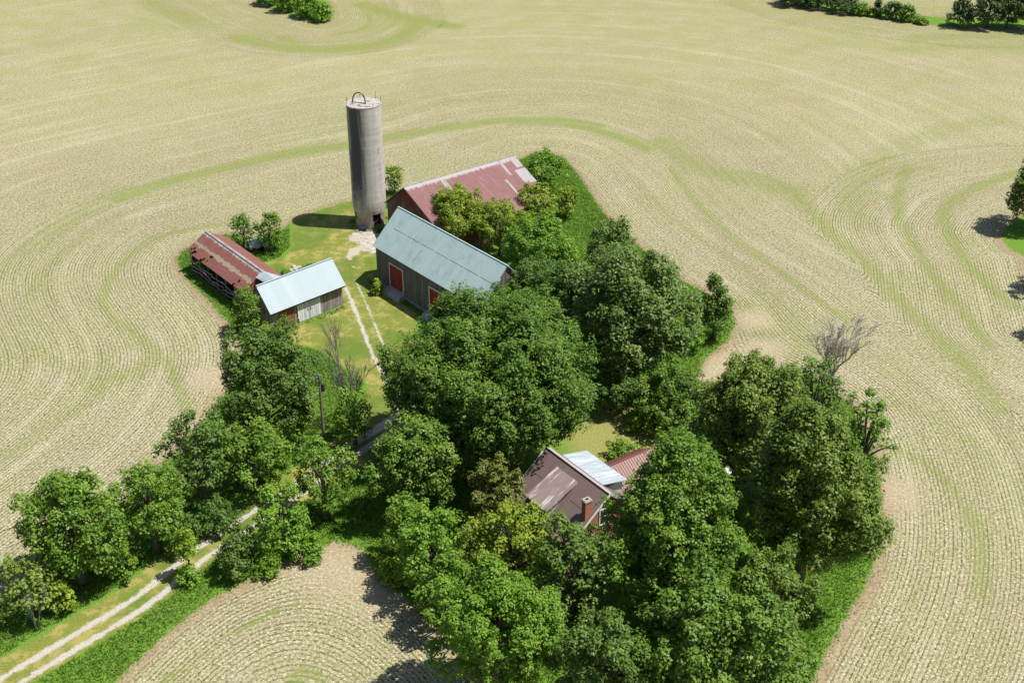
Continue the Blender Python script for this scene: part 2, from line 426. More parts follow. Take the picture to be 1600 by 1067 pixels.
# ------------------------------------------------------------------ building materials
def mat_boards(name, dark, light, w=.24, red=None, horizontal=False):
    n = NB(name, .9, .15); x, y, z = n.xyz()
    u = z if horizontal else n.math('ADD', x, y)
    k = n.math('DIVIDE', u, w); tone = n.white(n.math('FLOOR', k))
    ph = n.math('FRACT', k); gap = n.step(n.math('ABSOLUTE', n.math('SUBTRACT', ph, .5)), .40, .48)
    grain = n.noise(2.2, 5, .7, stretch=(3, 3, .35))
    c = n.mix(tone, dark, light)
    c = n.mix(n.math('MULTIPLY', n.step(grain, .42, .7), .6), c, tuple(min(1, v*1.5) for v in light))
    if red: c = n.mix(n.math('MULTIPLY', n.step(n.noise(.45, 4, .7, stretch=(1, 1, .5)), .40, .60), .85), c, red)
    c = n.mix(n.math('MULTIPLY', n.step(n.noise(1.3, 4), .55, .75), .4), c, tuple(v*.5 for v in dark))
    c = n.mix(gap, c, tuple(v*.18 for v in dark))
    n.bump(n.math('SUBTRACT', grain, gap), .4, .03)
    return n.done(c)
def mat_roof(name, base, base2, worn, rib=.3, streak=.55, ridge=None, rough=.45, metallic=0.0, ribdepth=.6, mid=None, spec=.4, sx=2.6, blotch=None):
    # ribs run up the slope (along local y); ridge = (y of the ridge, reach) where the bare metal shows
    n = NB(name, rough, spec); x, y, z = n.xyz(); n.b.inputs["Metallic"].default_value = metallic
    wave = n.math('SINE', n.math('MULTIPLY', x, 2*math.pi/rib))
    sheet = n.white(n.math('FLOOR', n.math('DIVIDE', x, .82)))
    bl = n.noise(.9, 5, .65); st = n.noise(1.6, 4, .7, stretch=(sx, .22, .22)); fi = n.noise(7, 3, .7)
    c = n.mix(bl, base, base2)
    c = n.mix(n.math('MULTIPLY', sheet, .22), c, tuple(v*.72 for v in base))
    f = n.math('MULTIPLY', n.step(n.math('ADD', st, n.math('MULTIPLY', n.math('SUBTRACT', sheet, .5), .12)), streak, streak+.1), .85)
    if ridge:
        d = n.math('ABSOLUTE', n.math('SUBTRACT', y, ridge[0]))
        near = n.math('SUBTRACT', 1, n.math('DIVIDE', d, ridge[1]), clamp=True)
        f = n.math('MAXIMUM', n.math('MULTIPLY', f, .75), n.step(n.math('ADD', near, n.math('MULTIPLY', n.math('SUBTRACT', st, .5), 1.7)), .42, .62))
    c = n.mix(f, c, worn)
    if blotch: c = n.mix(n.math('MULTIPLY', n.step(n.noise(.55, 6, .75), .50, .68), .6), c, blotch)
    if mid:   # a band of another tone where two rows of sheets lap, and stains
        d = n.math('ABSOLUTE', n.math('SUBTRACT', y, mid[0]))
        bnd = n.step(n.math('ADD', n.math('DIVIDE', d, mid[1]), n.math('MULTIPLY', n.math('SUBTRACT', bl, .5), 5.0)), 1.0, .45)
        c = n.mix(n.math('MULTIPLY', bnd, .6), c, mid[2])
    c = n.mix(n.math('MULTIPLY', n.step(fi, .56, .72), .3), c, tuple(v*.6 for v in base))
    n.bump(n.math('ADD', n.math('MULTIPLY', wave, ribdepth), n.math('MULTIPLY', fi, .25)), .35, .03)
    return n.done(c)
def mat_plain(name, c1, c2, scale=3.0, rough=.85, spec=.2, bump=.3):
    n = NB(name, rough, spec); a = n.noise(scale, 5, .65)
    n.bump(a, bump, .03); return n.done(n.ramp(a, (.3, c1), (.7, c2)))
def mat_brick():
    n = NB("red_brick", .9, .15); x, y, z = n.xyz()
    b = n.new("ShaderNodeTexBrick"); n.t.links.new(n.comb(n.math('ADD', x, y), z, 0.0), b.inputs["Vector"])
    b.inputs["Color1"].default_value = (.36,.105,.06,1); b.inputs["Color2"].default_value = (.46,.17,.10,1); b.inputs["Mortar"].default_value = (.36,.30,.25,1)
    b.inputs["Scale"].default_value = 4.2; b.inputs["Mortar Size"].default_value = .015
    return n.done(n.mix(n.math('MULTIPLY', n.step(n.noise(1.2, 4), .5, .75), .4), b.outputs["Color"], (.20,.07,.05)))
M = dict(
 grey_boards=mat_boards("weathered_grey_boards", (.085,.075,.065), (.19,.17,.15)),
 pale_boards=mat_boards("sun_bleached_boards", (.15,.125,.11), (.30,.27,.245), .22),
 rust_boards=mat_boards("rust_red_boards", (.15,.065,.035), (.25,.10,.05), .22),
 white_boards=mat_boards("flaking_white_boards", (.45,.46,.48), (.70,.71,.72), .3),
 red_boards=mat_boards("red_and_grey_boards", (.09,.075,.065), (.19,.165,.145), .26, red=(.20,.045,.028)),
 door_red=mat_boards("red_door_boards", (.20,.030,.020), (.27,.055,.035), .3),
 trim=mat_plain("white_trim", (.55,.54,.50), (.75,.74,.70)),
 concrete=mat_plain("pale_concrete", (.30,.28,.25), (.48,.46,.42), 2.0),
 stone=mat_plain("field_stone", (.22,.20,.18), (.46,.44,.41), 3.0),
 whitestone=mat_plain("white_rock", (.30,.28,.24), (.52,.49,.44), 3.0),
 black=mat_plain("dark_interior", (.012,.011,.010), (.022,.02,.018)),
 iron=mat_plain("rusty_iron", (.035,.025,.022), (.07,.045,.04), 6),
 bark=mat_plain("tree_bark", (.07,.055,.042), (.15,.125,.10), 7),
 palebark=mat_plain("pale_bark", (.17,.15,.13), (.34,.31,.28), 7),
 deadwood=mat_plain("dead_wood", (.40,.34,.285), (.57,.51,.44), 6),
 pole=mat_plain("grey_pole_wood", (.13,.11,.09), (.24,.21,.18), 5),
 wire=mat_plain("grey_wire", (.30,.30,.30), (.42,.42,.42), 5, .5),
 blue=mat_plain("faded_blue_plastic", (.015,.02,.09), (.03,.035,.14), 4, .4),
 dish=mat_plain("white_enamel", (.72,.72,.72), (.8,.8,.8), 2, .4, .4, .05),
 glass=mat_plain("dark_window_glass", (.03,.04,.045), (.05,.06,.065), 1, .1, .5, 0),
 teal=mat_plain("pale_teal_siding", (.30,.40,.38), (.48,.56,.54), 4),
 brick=mat_brick(),
)
TEALROOF = mat_roof("weathered_teal_roof", (.34,.45,.435), (.42,.52,.505), (.50,.565,.555), rib=.12, streak=.62, rough=.55, ribdepth=.2, spec=.25, blotch=(.22,.335,.325))
REDROOF = mat_roof("faded_red_roof", (.180,.076,.072), (.245,.125,.118), (.36,.33,.325), rib=.42, streak=.60, ridge=(8.4, 1.05), rough=.6, spec=.25, sx=6.5)
PATCHROOF = mat_roof('bare_worn_sheets', (.29,.26,.26), (.38,.355,.355), (.22,.10,.095), rib=.42, streak=.53, rough=.55, sx=5.0, spec=.3)
RUSTROOF = mat_roof("rusted_red_roof", (.195,.068,.054), (.27,.12,.098), (.40,.38,.34), rib=.35, streak=.68, ridge=(2.95, .75), rough=.6, mid=(1.35, .26, (.37,.35,.25)), spec=.25)
GALVROOF = mat_roof("bright_galvanised_roof", (.33,.395,.425), (.385,.45,.475), (.43,.485,.50), rib=.2, streak=.66, rough=.5, ribdepth=.12, spec=.3)
BROWNROOF = mat_roof("brown_metal_roof", (.185,.125,.112), (.225,.155,.143), (.32,.26,.25), rib=.5, streak=.74, rough=.45, ribdepth=.12)
DORMROOF = mat_roof("worn_brown_roof", (.235,.165,.155), (.31,.23,.22), (.56,.55,.54), rib=.8, streak=.54, rough=.45, ribdepth=.15)
WHITEROOF = mat_roof("patched_silver_roof", (.31,.37,.41), (.42,.47,.50), (.52,.56,.58), rib=.8, streak=.5, rough=.4, ribdepth=.1)
RIBROOF = mat_roof("ribbed_maroon_roof", (.165,.062,.052), (.21,.088,.077), (.28,.15,.135), rib=.3, streak=.72, rough=.45, ribdepth=1.4)

# ------------------------------------------------------------------ buildings (local x along the eaves, y across the slope away from the camera)
def gable_house(name, label, cat, A, ang, L, w1, w2, he, hr, wallmat, roofmat, o=.3, ox=.25, wallname="wall"):
    t = thing(name, label, cat, (A[0], A[1], 0), R(ang))
    pitch1, pitch2 = (hr-he)/w1, (hr-he)/w2
    y0, y1, y2 = o, w1, w1+w2-o
    e1, e2, ez = he+pitch1*o-.14, he+pitch2*o-.14, hr-.14
    MB().prism([(y0,0),(y2,0),(y2,e2),(y1,ez),(y0,e1)], ox, L-ox).build(wallname, wallmat, t)
    return t
def roof_slabs(t, L, w1, w2, he, hr, mat, th=.09, name="roof", x0=0.0):
    b = MB()
    he2 = he
    b.slab([(x0,0,he),(L,0,he),(L,w1,hr),(x0,w1,hr)], th)
    b.slab([(x0,w1+.004,hr-.003),(L,w1+.004,hr-.003),(L,w1+w2,he2),(x0,w1+w2,he2)], th)
    return b.build(name, mat, t)

# --- grey barn with teal roof
t = gable_house("barn", "grey board barn with teal metal roof and red doors beside the silo", "barn", (-17.37,145.17), -51.05, 22.1, 4.07, 4.07, 5.15, 9.32, M["grey_boards"], TEALROOF)
rf = MB()
rng = random.Random(3)
xs = [0.0] + [i*1.1 for i in range(1, 20)] + [22.1]
def jag(k, n): return 22.1 + rng.uniform(-.35, .12)
rowsy = [0, .58, 1.16, 1.74, 2.32, 2.9, 3.48, 4.07]
for a, b_ in zip(rowsy[:-1], rowsy[1:]):
    za, zb = 5.15+(a/4.07)*4.17, 5.15+(b_/4.07)*4.17; e = jag(0, 0)
    rf.slab([(0,a,za),(e,a,za),(e,b_,zb),(0,b_,zb)], .09)
rf.slab([(0,4.074,9.317),(22.1,4.074,9.317),(22.1,8.14,5.15),(0,8.14,5.15)], .09)
rf.build("roof", TEALROOF, t)
MB().box(0,22.0,4.0,4.15,9.3,9.36).build("ridge_cap", TEALROOF, t)
for i in range(7):
    x0 = 1.6 + i*2.9; MB().slab([(x0,2.20,5.15+2.20*1.0246+.006),(x0+2.6,2.20,5.15+2.20*1.0246+.006),(x0+2.6,2.235,5.15+2.235*1.0246+.008),(x0,2.235,5.15+2.235*1.0246+.008)], .03).build("roof_seam", M["iron"], t)
dent_shade = MB()
for k in range(8):
    x = 7.85+k*.04; y = .55+k*.15; z = 5.15+y*1.0246+.008
    dent_shade.slab([(x,y,z),(x+.10+.08*math.sin(k),y,z),(x+.14,y+.16,z+.16*1.0246),(x+.02,y+.16,z+.16*1.0246)], .02)
dent_shade.build("painted_dent", mat_plain("teal_crease_shade", (.13,.22,.20), (.22,.32,.30)), t)  # crease shade put into a darker colour; the roof sheet stays flat
def barn_door(x, w=2.75, z0=.85, h=3.0):
    d = MB().box(x, x+w, .24, .31, z0, z0+h).build("door", M["door_red"], t)
    f = MB()
    f.box(x-.14, x-.001, .22, .31, z0, z0+h); f.box(x+w+.001, x+w+.14, .22, .31, z0, z0+h); f.box(x-.14, x+w+.14, .21, .31, z0+h+.001, z0+h+.14)
    f.build("door_frame", M["trim"], d)
    MB().box(x+w-.5, x+w-.44, .16, .24, z0+1.2, z0+1.55).build("handle", M["iron"], d)
    MB().hexa([(x-.4,-.9,-.1),(x+w+.5,-.9,-.1),(x+w+.5,.305,-.1),(x-.4,.305,-.1),(x-.3,-.7,.55),(x+w+.4,-.7,.55),(x+w+.35,.305,z0-.03),(x-.25,.305,z0-.03)]).build("door_step", M["stone"], t)
barn_door(3.3); barn_door(11.7)
MB().box(.27, 21.8, .26, 7.85, -.1, .42).build("foundation", M["stone"], t)
# --- long barn with faded red roof
t = gable_house("barn", "long old barn with faded red metal roof behind the silo and trees", "barn", (-9.07,151.0), 38.34, 18.6, 8.5, 5.0, 4.0, 7.85, M["red_boards"], REDROOF, ox=.35)
rf = roof_slabs(t, 18.6, 8.5, 5.0, 4.0, 7.85, REDROOF)
k = (7.85-4)/8.5
for x0, x1, y0, y1 in ((16.9,18.75,3.6,6.2),(17.6,18.7,6.5,8.45),(15.6,16.1,5.6,8.4),(14.4,14.75,2.4,5.2),(5.5,6.3,6.1,7.9)):
    MB().slab([(x0,y0,4+y0*k+.02),(x1,y0,4+y0*k+.02),(x1,y1,4+y1*k+.02),(x0,y1,4+y1*k+.02)], .025).build("roof_patch", PATCHROOF, rf)
MB().box(0,18.6,8.44,8.56,7.83,7.90).build("ridge_cap", PATCHROOF, t)
MB().box(.28,.36,2.0,4.6,.3,3.2).build("door", M["grey_boards"], t)

# --- long open-sided shed with rusted roof
t = thing("cattle_shed", "long open sided cattle shed with rusted red roof beside the field", "shed", (-41.52,148.29,0), R(-51.7))
L, W1, HE, HR = 15.1, 2.95, 3.0, 4.93
pk = (HR-HE)/W1
rf = MB(); rng = random.Random(8)
NX, NY = 38, 10
holes = {(1,0),(2,0),(3,0),(1,1),(3,1),(4,1),(2,2),(9,0),(10,0),(11,0),(10,1),(11,1),(12,1),(11,2),(12,3),(13,3),(30,1),(31,0),(32,2)}
for i in range(NX):
    for j in range(NY):
        if (i, j) in holes and rng.random() < .85: continue
        x0, x1, y0, y1 = L*i/NX, L*(i+1)/NX, W1*j/NY, W1*(j+1)/NY
        jz = rng.uniform(0, .02)
        rf.slab([(x0,y0,HE+pk*y0+jz),(x1,y0,HE+pk*y0+jz),(x1,y1,HE+pk*y1+jz),(x0,y1,HE+pk*y1+jz)], .03)
rf.slab([(0,W1+.004,HR-.003),(L+2.4,W1+.004,HR-.003),(L+2.4,2*W1,HE+.2),(0,2*W1,HE+.2)], .05)
rf.build("roof", RUSTROOF, t)
MB().box(0,L,W1-.16,W1+.16,HR-.01,HR+.05).build("ridge_cap", PATCHROOF, t)
MB().slab([(L-.1,W1-1.0,HR-.52),(L+4.2,W1-.6,HR-.5),(L+4.2,W1,HR+.04),(L-.1,W1,HR+.04)], .05).slab([(L-.1,W1,HR+.045),(L+4.2,W1,HR+.045),(L+3.6,2*W1-.6,HE+.75),(L+.8,W1+1.6,HR-.7)], .05).build("roof_saddle", GALVROOF, t)
MB().box(.2,L-.1,2*W1-.3,2*W1-.15,0,HE+.1).build("rear_wall", M["grey_boards"], t)
MB().prism([(.35,0),(2*W1-.31,0),(2*W1-.31,HE+.2),(W1,HR-.15),(.35,HE+.1)], L-.32, L-.12).build("end_wall", M["rust_boards"], t)
MB().prism([(.35,1.2),(2*W1-.31,1.2),(2*W1-.31,HE+.2),(W1,HR-.15),(.35,HE+.1)], .2, .34).build("end_wall", M["grey_boards"], t)
for i in range(7):
    x = .4+i*2.35; MB().box(x,x+.16,.32,.48,0,HE+.05).build("post", M["grey_boards"], t)
for k, z in enumerate((.55,1.1,1.7)):
    for i in range(5):
        x = .3+i*2.9; dz = rng.uniform(-.28,.28)
        MB().hexa([(x,.24,z+dz),(x+3.2,.24,z-dz),(x+3.2,.30,z-dz),(x,.30,z+dz),(x,.24,z+dz+.15),(x+3.2,.24,z-dz+.15),(x+3.2,.30,z-dz+.15),(x,.30,z+dz+.15)]).build("rail", M["pale_boards"], t)
MB().box(11.6,14.6,.34,.42,0,1.7).build("side_panel", M["red_boards"], t)
MB().box(.3,L-.3,.5,5.4,.0,.05).build("dark_floor", M["black"], t)  # near-black floor, the interior's shade put into its colour

# --- shed with bright galvanised roof
L, W1, HE, HR = 10.95, 2.5, 2.8, 5.6
t = gable_house("garage_shed", "board shed with bright galvanised roof and flaking white doors", "shed", (-27.97,131.23), 44.17, L, W1, 2.6, HE, HR, M["pale_boards"], GALVROOF, o=.55, ox=.2)
roof_slabs(t, L, W1, 2.6, HE, HR, GALVROOF, .06)
MB().box(0,L,W1-.12,W1+.12,HR-.01,HR+.04).build("ridge_cap", GALVROOF, t)
MB().box(1.4,3.6,.47,.545,.05,2.75).build("side_panel", M["rust_boards"], t)
for x in (4.05, 5.75):
    d = MB().box(x,x+1.66,.45,.54,.08,2.8).build("door", M["white_boards"], t)
    MB().box(x+.1 if x > 5 else x+1.4, x+.2 if x > 5 else x+1.5, .40,.45,1.2,1.5).build("handle", M["iron"], d)
MB().box(3.95,7.55,.40,.545,2.86,3.0).build("door_track", M["iron"], t)
MB().box(.05,L-.05,.02,.10,2.62,2.76).build("fascia", M["black"], t)

# --- silo
def mat_silo():
    n = NB("weathered_silo_concrete", .9, .15); x, y, z = n.xyz()
    rings = n.noise(1.0, 4, .6, stretch=(.25, .25, 3.0)); st = n.noise(1.1, 5, .7, stretch=(1.6, 1.6, .10)); bl = n.noise(1.6, 5, .7)
    c = n.ramp(st, (.3, (.33,.295,.25)), (.5, (.45,.41,.355)), (.7, (.54,.50,.44)))
    c = n.mix(n.math('MULTIPLY', n.step(rings, .45, .6), .5), c, (.56,.53,.48))
    ang = n.math('ARCTAN2', y, x)                                   # a dark streak down the silo's west side
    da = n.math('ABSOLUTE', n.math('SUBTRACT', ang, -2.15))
    dark_streak = n.step(n.math('ADD', da, n.math('MULTIPLY', n.math('SUBTRACT', st, .5), .9)), .70, .25)
    dark_streak = n.math('MULTIPLY', dark_streak, n.step(n.math('ADD', z, n.math('MULTIPLY', bl, 5.0)), 4.5, 10.0))
    c = n.mix(n.math('MULTIPLY', dark_streak, .92), c, (.060,.060,.068))
    da2 = n.math('ABSOLUTE', n.math('SUBTRACT', ang, -.45))
    pale_mottle = n.math('MULTIPLY', n.step(da2, .9, .3), n.step(bl, .50, .62))
    c = n.mix(n.math('MULTIPLY', pale_mottle, .7), c, (.55,.53,.52))  # pale blotches gathered towards one side
    base = n.step(n.math('ADD', z, n.math('MULTIPLY', n.math('SUBTRACT', bl, .5), 3.0)), 2.9, 1.7)
    c = n.mix(n.math('MULTIPLY', base, .75), c, n.ramp(bl, (.35, (.24,.15,.09)), (.6, (.42,.34,.25))))
    groove = n.step(n.math('ABSOLUTE', n.math('SUBTRACT', n.math('FRACT', n.math('DIVIDE', z, .76)), .5)), .47, .495)
    c = n.mix(n.math('MULTIPLY', groove, .35), c, (.10,.09,.08))
    n.bump(n.math('SUBTRACT', n.math('MULTIPLY', bl, .6), groove), .4, .05)
    return n.done(c)
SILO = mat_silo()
sp = at(579, 350); t = thing("silo", "tall round concrete silo with an iron hoop on its flat top", "silo", sp)
SH, SR, NS = 17.4, 2.32, 64
b = MB(); prof = [(0,SR-.34),(1.2,SR-.30),(2.2,SR-.20),(3.0,SR-.03)] + [(3.0+(SH-3.0)*i/18, SR) for i in range(1, 19)]
for i in range(len(prof)):
    z, r = prof[i]
    for k_ in range(NS):
        a = 2*math.pi*k_/NS; b.v.append((r*math.cos(a), r*math.sin(a), z))
door_k = [k_ for k_ in range(NS) if abs(((2*math.pi*k_/NS) - (2*math.pi-1.08)) % (2*math.pi)) < .35 or abs(((2*math.pi*k_/NS) - (2*math.pi-1.08)) % (2*math.pi)) > 2*math.pi-.25]
for i in range(len(prof)-1):
    for k_ in range(NS):
        if i in (0, 1) and k_ in door_k and i < 2: 
            if not (i == 0 and k_ == door_k[0]): continue
        if i == 1 and k_ in (36, 37): continue
        k2 = (k_+1) % NS; b.f.append((i*NS+k_, i*NS+k2, (i+1)*NS+k2, (i+1)*NS+k_))
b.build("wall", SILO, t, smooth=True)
b = MB(); b.tube([(0,0,0),(0,0,2.6)], [SR-.6, SR-.45], 32, cap=False); b.build("dark_backing", M["black"], t)  # near-black tube added behind the opening, its inner shade put into colour
n_ = NB("silo_top_concrete", .95, .1); a_ = n_.noise(2.2, 5, .75); n_.bump(a_, .6, .1)
TOPM = n_.done(n_.mix(n_.step(n_.noise(1.1, 3), .56, .66), n_.ramp(a_, (.3, (.30,.275,.25)), (.65, (.48,.45,.42))), (.09,.08,.07)))
b = MB(); b.tube([(0,0,SH-.35),(0,0,SH+.02)], [SR-.02, SR+.03], NS); b.build("cap", TOPM, t)
hp = []
for i in range(15):
    a = math.pi*i/14; hp.append((-.62-1.0*math.cos(a)*.85, .15-.55*math.cos(a)*-.3, SH+.02+1.35*math.sin(a)**.8))
MB().tube(hp, [.085]*15, 8).tube([hp[0], (.35,-.5,SH+.06), hp[-1]], [.06,.06,.06], 6).build("hoop", M["iron"], t)
for i, a in enumerate((.25, .9, 1.9, 2.9, 3.5, 5.4)):
    MB().tube([(SR*.96*math.cos(a), SR*.96*math.sin(a), SH-.3), (SR*1.0*math.cos(a), SR*1.0*math.sin(a), SH+.75+.3*math.sin(i*2))], [.028,.022], 5).build("reinforcing_rod", M["iron"], t)
rng = random.Random(2)
for i in range(26):
    a = rng.uniform(0, 6.28); r = rng.uniform(.3, 1.0)*SR*.92; s = rng.uniform(.05,.16); x, y = r*math.cos(a), r*math.sin(a)
    MB().hexa([(x-s,y-s,SH),(x+s,y-s*.7,SH),(x+s*.8,y+s,SH),(x-s,y+s*.6,SH),(x-s*.5,y-s*.5,SH+s),(x+s*.6,y-s*.4,SH+s*.8),(x+s*.4,y+s*.5,SH+s*1.1),(x-s*.6,y+s*.3,SH+s*.9)]).build("rubble", TOPM, t)

def mesh_rock(name, label, cat, loc, s, mat, seed, group=None, flat=.6):
    rg = random.Random(seed); b = MB()
    for j, z in enumerate((0, .45, .85, 1.0)):
        for k_ in range(7):
            a = 2*math.pi*k_/7; r = (1.0, 1.05, .75, .35)[j]*rg.uniform(.75, 1.15)
            b.v.append((s*r*math.cos(a), s*r*math.sin(a)*.8, s*flat*z*rg.uniform(.85, 1.1)))
    for j in range(3):
        for k_ in range(7): b.f.append((j*7+k_, j*7+(k_+1)%7, (j+1)*7+(k_+1)%7, (j+1)*7+k_))
    b.f.append(tuple(range(21, 28)))
    o = b.build(name, mat); o.location = loc; o.rotation_euler.z = rg.uniform(0, 6)
    return tag(o, label, cat, group)
def slab_stone(px, py, s, seed):
    o = mesh_rock("paving_slab", "broken pale slab lying in the grass at the silo's foot", "slab", at(px, py), s, M["whitestone"], seed, "broken slabs at the silo foot", .14)
for i, (px, py, s) in enumerate(((556,366,.55),(563,361,.6),(570,365,.5),(577,364,.62),(584,361,.55),(566,371,.42),(575,372,.55),(582,369,.5),(568,380,.5),(573,385,.6),(579,378,.6),(580,388,.62),(583,394,.5),(571,376,.35),(587,366,.45),(560,372,.35))):
    slab_stone(px, py, s, 40+i)
# blue tub
tb = at(567.5, 361); t = thing("tub", "dark blue tub standing at the foot of the silo", "tub", tb, .2)
MB().hexa([(-.34,-.22,.0),(.34,-.22,0),(.34,.22,0),(-.34,.22,0),(-.42,-.28,.5),(.42,-.28,.5),(.42,.28,.5),(-.42,.28,.5)]).build("body", M["blue"], t)
MB().box(-.45,.45,-.31,-.26,.44,.52).box(-.45,.45,.26,.31,.44,.52).box(-.45,-.40,-.259,.259,.44,.52).box(.40,.45,-.259,.259,.44,.52).build("rim", M["blue"], t)
# rubble pile by the shed, rocks by the drive
for i, (px, py, s) in enumerate(((455,424,.4),(461,421,.45),(467,419,.4),(459,417,.35),(464,424,.3),(449,427,.3))):
    mesh_rock("rubble_stone", "pale rubble stone in the pile behind the galvanised shed", "stone", at(px, py), s, M["whitestone"], 70+i, "rubble stones behind the shed", .8)
for i, (px, py, s, lb) in enumerate(((464,763,.55,"large white rock beside the driveway, left one of the pair"),(474,768,.45,"smaller white rock beside the driveway, under the seeded tree"))):
    mesh_rock("rock", lb, "rock", at(px, py), s, M["whitestone"], 80+i, None, .8)
# white stock trailer tucked in the bushes
tp = at(402, 391); t = thing("trailer", "old white box trailer overgrown by bushes behind the rusted shed", "trailer", tp, R(28))
MB().box(-1.1,1.1,-.6,.6,.55,1.45).build("body", M["white_boards"], t)
MB().box(-1.16,1.16,-.66,.66,1.451,1.51).build("roof", M["trim"], t)
for x in (-.6,.5):
    w = MB().tube([(x,-.76,.36),(x,-.62,.36)], [.36,.36], 16).build("wheel", M["black"], t)
MB().tube([(-1.1,0,.6),(-2.0,0,.5)], [.06,.05], 6).build("drawbar", M["iron"], t)

# --- farmhouse
A = (-.64, 94.41); L, W1, HE, HR = 8.95, 4.75, 3.2, 7.2; pk = (HR-HE)/W1
t = gable_house("farmhouse", "red brick farmhouse with brown metal roof, dormer and chimney among the trees", "house", A, -53.95, L, W1, W1, HE, HR, M["brick"], BROWNROOF, o=.5, ox=.45)
rf = roof_slabs(t, L, W1, W1, HE, HR, BROWNROOF, .08)
MB().box(-.01,L+.01,W1-.14,W1+.14,HR-.01,HR+.035).build("ridge_cap", mat_plain("grey_ridge_flashing", (.33,.28,.27), (.45,.40,.39), 4, .5), rf)
def barge(y0, y1, x0, z0, z1): MB().slab([(x0,y0,z0),(x0+.065,y0,z0),(x0+.065,y1,z1),(x0,y1,z1)], .2).build('bargeboard', M['trim'], t)
barge(-.03, W1, L+.005, HE+.06, HR+.06); barge(W1+.004, 2*W1, L+.005, HR+.055, HE+.06); barge(-.03, W1, -.07, HE+.06, HR+.06)
SEAM = mat_plain("dark_brown_seam", (.07,.045,.04), (.10,.07,.06))
for x0, x1, y in ((.1,4.1,2.75),(5.9,8.0,2.75)):
    z = HE+pk*y; MB().slab([(x0,y,z+.012),(x1,y,z+.012),(x1,y+.05,z+.012+.05*pk),(x0,y+.05,z+.012+.05*pk)], .03).build("roof_seam", SEAM, rf)
# dormer
d = MB().prism([(.85,HE+.8*pk-.5),(.85,4.92),(3.7,6.25),(3.7,HE+3.6*pk-.6)], 2.6, 5.15).build("dormer", M["teal"], t)
MB().slab([(2.35,.55,4.94),(5.4,.55,4.94),(5.4,4.05,6.64),(2.35,4.05,6.64)], .09).build("dormer_roof", DORMROOF, d)
MB().box(3.35,4.5,.80,.846,4.02,4.78).build("dormer_window", M["glass"], d)
f = MB(); f.box(3.24,3.349,.78,.845,3.95,4.86); f.box(4.501,4.61,.78,.845,3.95,4.86); f.box(3.35,4.5,.78,.845,4.781,4.86); f.box(3.9,3.95,.785,.799,4.02,4.78)
f.build("window_frame", M["trim"], d)
# chimney
c = MB().box(8.1,8.6,2.3,2.95,4.6,6.95).build("chimney", M["brick"], t)
MB().box(8.04,8.66,2.24,3.01,6.951,7.10).box(8.1,8.6,2.3,2.44,7.101,7.18).box(8.1,8.6,2.81,2.95,7.101,7.18).box(8.1,8.22,2.441,2.809,7.101,7.18).box(8.48,8.6,2.441,2.809,7.101,7.18).build("chimney_cap", M["concrete"], c)
MB().box(8.221,8.479,2.442,2.808,7.105,7.12).build("flue", M["black"], c)
# gable end window and rear addition, wing
for y, z in ((2.6,1.0),(6.4,1.0),(4.5,3.9)):
    w = MB().box(L-.449,L-.41,y-.45,y+.45,z,z+1.5).build("window", M["glass"], t)
    f = MB(); f.box(L-.449,L-.38,y-.56,y-.451,z-.1,z+1.6); f.box(L-.449,L-.38,y+.451,y+.56,z-.1,z+1.6); f.box(L-.449,L-.38,y-.45,y+.45,z+1.501,z+1.6); f.box(L-.449,L-.37,y-.45,y+.45,z-.1,z-.001); f.box(L-.449,L-.395,y-.45,y+.45,z+.72,z+.78)
    f.build("window_frame", M["trim"], w)
MB().box(1.3,6.4,6.2,8.35,0,5.6).build("rear_addition", M["teal"], t)
MB().slab([(1.0,5.7,6.47),(6.75,5.7,6.47),(6.75,8.65,5.78),(1.0,8.65,5.78)], .1).build("addition_roof", WHITEROOF, t)
ww = MB(); xa, xr, xb = .3, 2.75, 5.2
ww.add([(xa+.3,8.36,0),(xb-.3,8.36,0),(xb-.3,8.36,2.95),(xr,8.36,4.3),(xa+.3,8.36,2.95),(xa+.3,15.0,0),(xb-.3,15.0,0),(xb-.3,15.0,2.95),(xr,15.0,4.3),(xa+.3,15.0,2.95)],
       [(4,3,2,1,0),(5,6,7,8,9),(0,1,6,5),(1,2,7,6),(2,3,8,7),(3,4,9,8),(4,0,5,9)])
ww.build("rear_wing", M["brick"], t)
wr = thing("tmp", None, None, (0,0,0)); bpy.data.objects.remove(wr)
def turned(b, name, mat, parent, ox, oy):   # a roof whose ribs run across the house: built in its own turned frame
    o = b.build(name, mat, parent); o.location = (ox, oy, 0); o.rotation_euler.z = R(90); return o
b = MB(); b.slab([(0,-2.45,2.86),(6.9,-2.45,2.86),(6.9,0,4.5),(0,0,4.5)], .06); b.slab([(0,.004,4.497),(6.9,.004,4.497),(6.9,2.45,2.86),(0,2.45,2.86)], .06)
wing_roof = turned(b, "wing_roof", RIBROOF, t, xr, 8.4)
MB().box(0,6.9,-.1,.1,4.5,4.54).build("ridge_cap", RIBROOF, wing_roof)

# --- satellite dish
dp = at(1137, 735, 6.4); t = thing("satellite_dish", "round white satellite dish on a mast among the trees behind the house", "satellite dish", (dp.x, dp.y, 0))
MB().tube([(0,0,0),(0,0,6.3)], [.05,.04], 8).build("mast", M["iron"], t)
b = MB(); NSG = 20
tilt = Matrix.Rotation(R(38), 3, 'X')
for j, (r, z) in enumerate(((.001,.0),(.13,.015),(.25,.05),(.33,.095),(.34,.07),(.25,.02),(.001,-.03))):
    for k_ in range(NSG):
        a = 2*math.pi*k_/NSG; b.v.append(tuple(tilt @ Vector((r*math.cos(a), r*math.sin(a), z)) + Vector((0,-.08,6.4))))
for j in range(6):
    for k_ in range(NSG): b.f.append((j*NSG+k_, j*NSG+(k_+1)%NSG, (j+1)*NSG+(k_+1)%NSG, (j+1)*NSG+k_))
b.build("dish", M["dish"], t, smooth=True)
